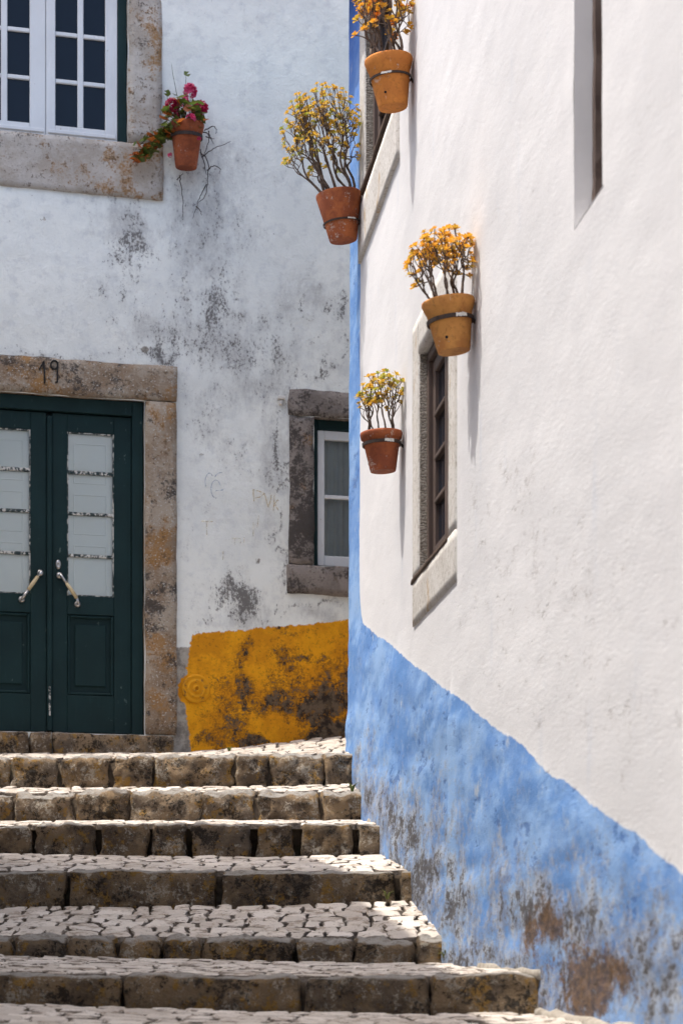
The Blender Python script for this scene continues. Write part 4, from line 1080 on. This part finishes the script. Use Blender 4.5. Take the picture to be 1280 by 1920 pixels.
specs = [
 dict(Y=10.44, Z=4.40, R=.1188, H=.235, tilt=.10, mat=TC_OR, collar=1, bf=.58, th=.010, lab='topmost orange terracotta pot of amber succulent, cropped by the top edge of the photo', pl=(125, -.17, .12, .0, .44, .15, 'oooyr', 5, 8, 1.2, .0095), blab='rusty iron ring holding the topmost orange pot', spl=-.3, hole=-.55),
 dict(Y=12.53, Z=4.49, R=.135, H=.27, tilt=.11, mat=TC_RD, collar=0, bf=.36, th=.010, lab='largest bushy yellow-green succulent in a dark red pot at the blue corner', pl=(300, -.33, .15, .04, .62, .24, 'yyygyyg', 17, 10, 1.08, .011), blab='thin iron ring round the dark red pot at the blue corner', spl=.5, hole=None),
 dict(Y=8.68, Z=2.675, R=.1098, H=.205, tilt=.125, mat=TC_OC, collar=1, bf=.60, th=.016, lab='golden orange succulent in an ochre pot above the small brown window', pl=(120, -.17, .12, .03, .285, .15, 'oooyoy', 31, 7, 1.1, .0078), blab='flat iron ring round the ochre pot above the small window', spl=.35, hole=-.5),
 dict(Y=10.80, Z=2.665, R=.108, H=.195, tilt=.05, mat=TC_BR, collar=2, bf=.70, th=.016, lab='smallest green and yellow succulent in a white-stained red pot left of the small window', pl=(70, -.125, .115, .05, .30, .12, 'gygyy', 52, 8, 1.25, 0.0062), blab='flat iron ring round the white-stained pot left of the small window', spl=.3, hole=-1.9),
]
for sp in specs:
    uc = uY(sp['Y']) + .0
    root, W, rad = potted('potted_succulent', sp['Y'], sp['Z'], sp['R'], sp['H'], sp['tilt'], sp['mat'], sp['collar'], sp['bf'], sp['lab'], None, GP, TO_W, uc, None, sp['hole'])
    n, vlo, vhi, zlo, zhi, ulo, cols, seed, stems, sc_, th_ = sp['pl']
    succulent(root, sp['R'], sp['H'], n, vlo, vhi, zlo, zhi, ulo, cols, seed, stems, sc_, th_)
    bracket(W, sp['R'], sp['H'], rad, sp['bf'], sp['th'], TO_W, uc, (TO_W.inverted() @ W @ Vector((0, 0, sp['H'] * sp['bf']))).z, sp['blab'], sp['spl'])

# --- geranium on the back house
ug, zg = bu(344), bz(344, 246)
root, W, rad = potted('potted_geranium', 0, zg, .118, .285, .06, m_terracotta('dark_red_terracotta', (.34, .090, .032), (.22, .056, .022), .0), 1, .8, 'red terracotta pot of pink geranium and trailing leaves beside the upper window', None, None, BK_W, ug, None)
bracket(W, .118, .285, rad, .70, .022, BK_W, ug, zg - .09, 'dark iron ring round the geranium pot beside the upper window', None)
Gi = (W.inverted() @ BK_W)
def gp(px, py, out): return Gi @ Vector((bu(px), -out, bz(px, py)))
LG = m_leaf('geranium_leaf', (.10, .16, .03), (.16, .15, .03)); LGR = m_leaf('reddened_geranium_leaf', (.42, .10, .02), (.50, .17, .03)); PK = m_leaf('pink_petal', (.62, .03, .14), (.70, .10, .22), .2); PK2 = m_leaf('crimson_petal', (.45, .012, .07), (.52, .02, .10), .2)
def round_leaf(mat, nm, size, seed):
    rs = random.Random(seed); n = 9; vs_ = [(0, 0, 0)]; tip = [0]
    for k in range(n):
        a = .35 + (2 * math.pi - .7) * k / (n - 1); r = size * (1 + .13 * math.cos(k * 3.1)) * rs.uniform(.9, 1.1)
        vs_.append((math.cos(a) * r, math.sin(a) * r, size * .28 + rs.uniform(-.1, .1) * size)); tip.append(1)
    me = bpy.data.meshes.new(nm); me.from_pydata(vs_, [], [(0, k, k + 1) for k in range(1, n)]); me.materials.append(mat)
    at = me.attributes.new('tip', 'FLOAT', 'POINT'); at.data.foreach_set('value', tip); me.polygons.foreach_set('use_smooth', [True] * (n - 1)); return me
lvs = [round_leaf(LG, 'leaf', .030, s) for s in range(3)] + [round_leaf(LGR, 'leaf', .028, s + 5) for s in range(2)]
def flower_mesh(mat, seed, nflor=30, size=.040):
    rs = random.Random(seed); vs_, fs, tip = [], [], []
    for k in range(nflor):
        d = Vector((rs.gauss(0, 1), rs.gauss(0, 1), rs.gauss(.2, .8))).normalized(); c_ = d * size * rs.uniform(.6, .8)
        q = d.to_track_quat('Z', 'Y'); a0 = rs.uniform(0, 6)
        for p in range(5):
            a = a0 + p * 1.2566; L = size * .55
            pts = [Vector((0, 0, 0)), Vector((math.cos(a - .5) * L * .7, math.sin(a - .5) * L * .7, .25 * L)), Vector((math.cos(a) * L, math.sin(a) * L, .3 * L)), Vector((math.cos(a + .5) * L * .7, math.sin(a + .5) * L * .7, .25 * L))]
            n0 = len(vs_); vs_ += [tuple(c_ + q @ p_) for p_ in pts]; tip += [0, .8, 1, .8]; fs.append((n0, n0 + 1, n0 + 2, n0 + 3))
    me = bpy.data.meshes.new('flower_head'); me.from_pydata(vs_, [], fs); me.materials.append(mat)
    at = me.attributes.new('tip', 'FLOAT', 'POINT'); at.data.foreach_set('value', tip); return me
stem = MB(); rs = random.Random(5)
heads = [(350, 184, .12, PK, 1.0), (370, 217, .13, PK2, 1.0), (316, 213, .14, PK2, 1.0), (326, 231, .13, PK, .55), (346, 248, .24, PK, .7), (338, 206, .14, PK, .7), (313, 303, .12, PK, .35), (362, 283, .22, PK2, .3)]
for (x, y, out, m, s_) in heads:
    t = gp(x, y, out); b0 = Vector((rs.uniform(-.04, .04), rs.uniform(-.04, .04), .25))
    if y < 245: stem.tube([b0, (b0 + t) / 2 + Vector((rs.uniform(-.02, .02), -.01, .02)), t], [.004, .003, .002], 5)
    o = link('flower_head', flower_mesh(m, int(x), 30 if s_ > .8 else 14), root, t); o.scale = (s_ * 1.25,) * 3
def leaf_at(p, k=None, s_=1.0):
    o = link('leaf', lvs[rs.choice((0, 1, 2, 3, 4)) if k is None else k], root, p); s2 = s_ * rs.uniform(.85, 1.45); o.scale = (s2,) * 3
    o.rotation_euler = (rs.uniform(-.3, 1.2), rs.uniform(-.6, .6), rs.uniform(0, 6.28))
for _ in range(64):   # crown
    x = rs.uniform(300, 372); y = rs.uniform(205, 262) if x > 318 else rs.uniform(225, 270); p = gp(x, y, rs.uniform(.09, .24)); leaf_at(p)
    b0 = Vector((rs.uniform(-.05, .05), rs.uniform(-.05, .05), .25)); stem.tube([b0, (b0 + p) / 2 + Vector((0, 0, .02)), p], [.003, .0025, .0015], 4)
for k in range(9):    # the part that hangs over the rim to the left
    pts = [gp(322 - k * 2, 250, .16)]; x, y = 318, 250
    for j in range(6):
        x -= rs.uniform(8, 14); y += rs.uniform(-2, 14) if k < 3 else rs.uniform(4, 16); y = min(y, 312); x = max(x, 246); pts.append(gp(x, y, .10 + rs.uniform(-.03, .03)))
        leaf_at(pts[-1], s_=.9)
        if rs.random() < .6: leaf_at(gp(x + rs.uniform(-6, 6), y + rs.uniform(-8, 8), .11), s_=.75)
    stem.tube(pts, .0028, 5)
for (a, b_, c_) in (((341, 200), (343, 160), (341, 150)), ((330, 205), (318, 150), (316, 132)), ((310, 215), (308, 195), (306, 186)), ((352, 215), (372, 200), (358, 202))):
    stem.tube([gp(*a, .1), gp(*b_, .12), gp(*c_, .12)], [.002, .0015, .0008], 4)
for (x, y) in ((308, 188), (322, 192), (328, 200), (344, 153), (366, 225), (378, 240), (334, 215), (356, 203)): leaf_at(gp(x, y, .12), 0, .6)
stem.build('stem', m_plain('green_stem', (.10, .11, .035), .8, (.07, .05, .025), 30, .2), root, True)
dry = MB()
for path in ([(374, 252), (388, 262), (384, 285), (378, 300)], [(372, 290), (386, 310), (388, 340), (382, 372), (366, 392), (360, 412)], [(376, 300), (390, 290), (410, 276), (430, 270)], [(386, 325), (398, 318), (412, 320), (408, 330)],
             [(334, 334), (336, 356), (342, 384), (341, 412)], [(330, 342), (340, 333)], [(380, 250), (395, 244), (404, 246), (402, 256)], [(384, 262), (398, 268)], [(366, 392), (372, 402), (377, 406)], [(372, 285), (380, 318), (386, 330)],
             [(385, 350), (374, 372), (368, 385)], [(388, 250), (392, 268), (400, 272)]):
    P_ = [gp(x, y, .05 + .03 * math.sin(i * 2.1)) for i, (x, y) in enumerate(path)]; Q_ = []
    for i in range(len(P_) - 1):
        a_, b_, c_, d_ = P_[max(i - 1, 0)], P_[i], P_[i + 1], P_[min(i + 2, len(P_) - 1)]
        for t_k in (0, .2, .4, .6, .8):
            Q_.append(.5 * (2 * b_ + (c_ - a_) * t_k + (2 * a_ - 5 * b_ + 4 * c_ - d_) * t_k ** 2 + (3 * b_ - a_ - 3 * c_ + d_) * t_k ** 3) + Vector((rs.uniform(-.004, .004), 0, rs.uniform(-.004, .004))))
    Q_.append(P_[-1]); dry.tube(Q_, [.0042 - .003 * i / len(Q_) for i in range(len(Q_))], 5)
dry.build('dry_tendril', M['twig'], root, True)

# --- small weeds in the joints
WG = m_leaf('weed_leaf', (.13, .16, .035), (.20, .19, .05))
def weed(x, y, Y, h, label, seed):
    rs = random.Random(seed); P0 = Vector(((x - CX) / F * Y, Y, (HY - y) / F * Y))
    mb = MB()
    for k in range(16):
        a = rs.uniform(0, 6.28); L = h * rs.uniform(.5, 1); d = Vector((math.cos(a), math.sin(a), 0)); w = Vector((-d.y, d.x, 0)) * .0035
        b0 = d * .006; m = d * L * .3 + Vector((0, 0, L * .6)); t = d * L * .75 + Vector((0, 0, L * .85 * rs.uniform(.5, 1)))
        mb.mesh([b0 - w, b0 + w, m + w * 1.3, m - w * 1.3, t], [(0, 1, 2, 3), (3, 2, 4)])
    o = mb.build('weed', WG, None); o.location = P0; tag(o, label, 'weed', 'weeds in the step joints')
weed(430, 1410, 13.6, .05, 'tiny green weed at the foot of the ochre band', 1)
weed(726, 1686, 10.22, .06, 'small weed at the foot of a long dressed riser near the blue wall', 2)
weed(836, 1804, 9.2, .09, 'leggy weed at the right end of the rubble riser against the blue wall', 3)
weed(660, 1484, 12.3, .08, 'small weed where the second riser from the top meets the blue wall', 4)
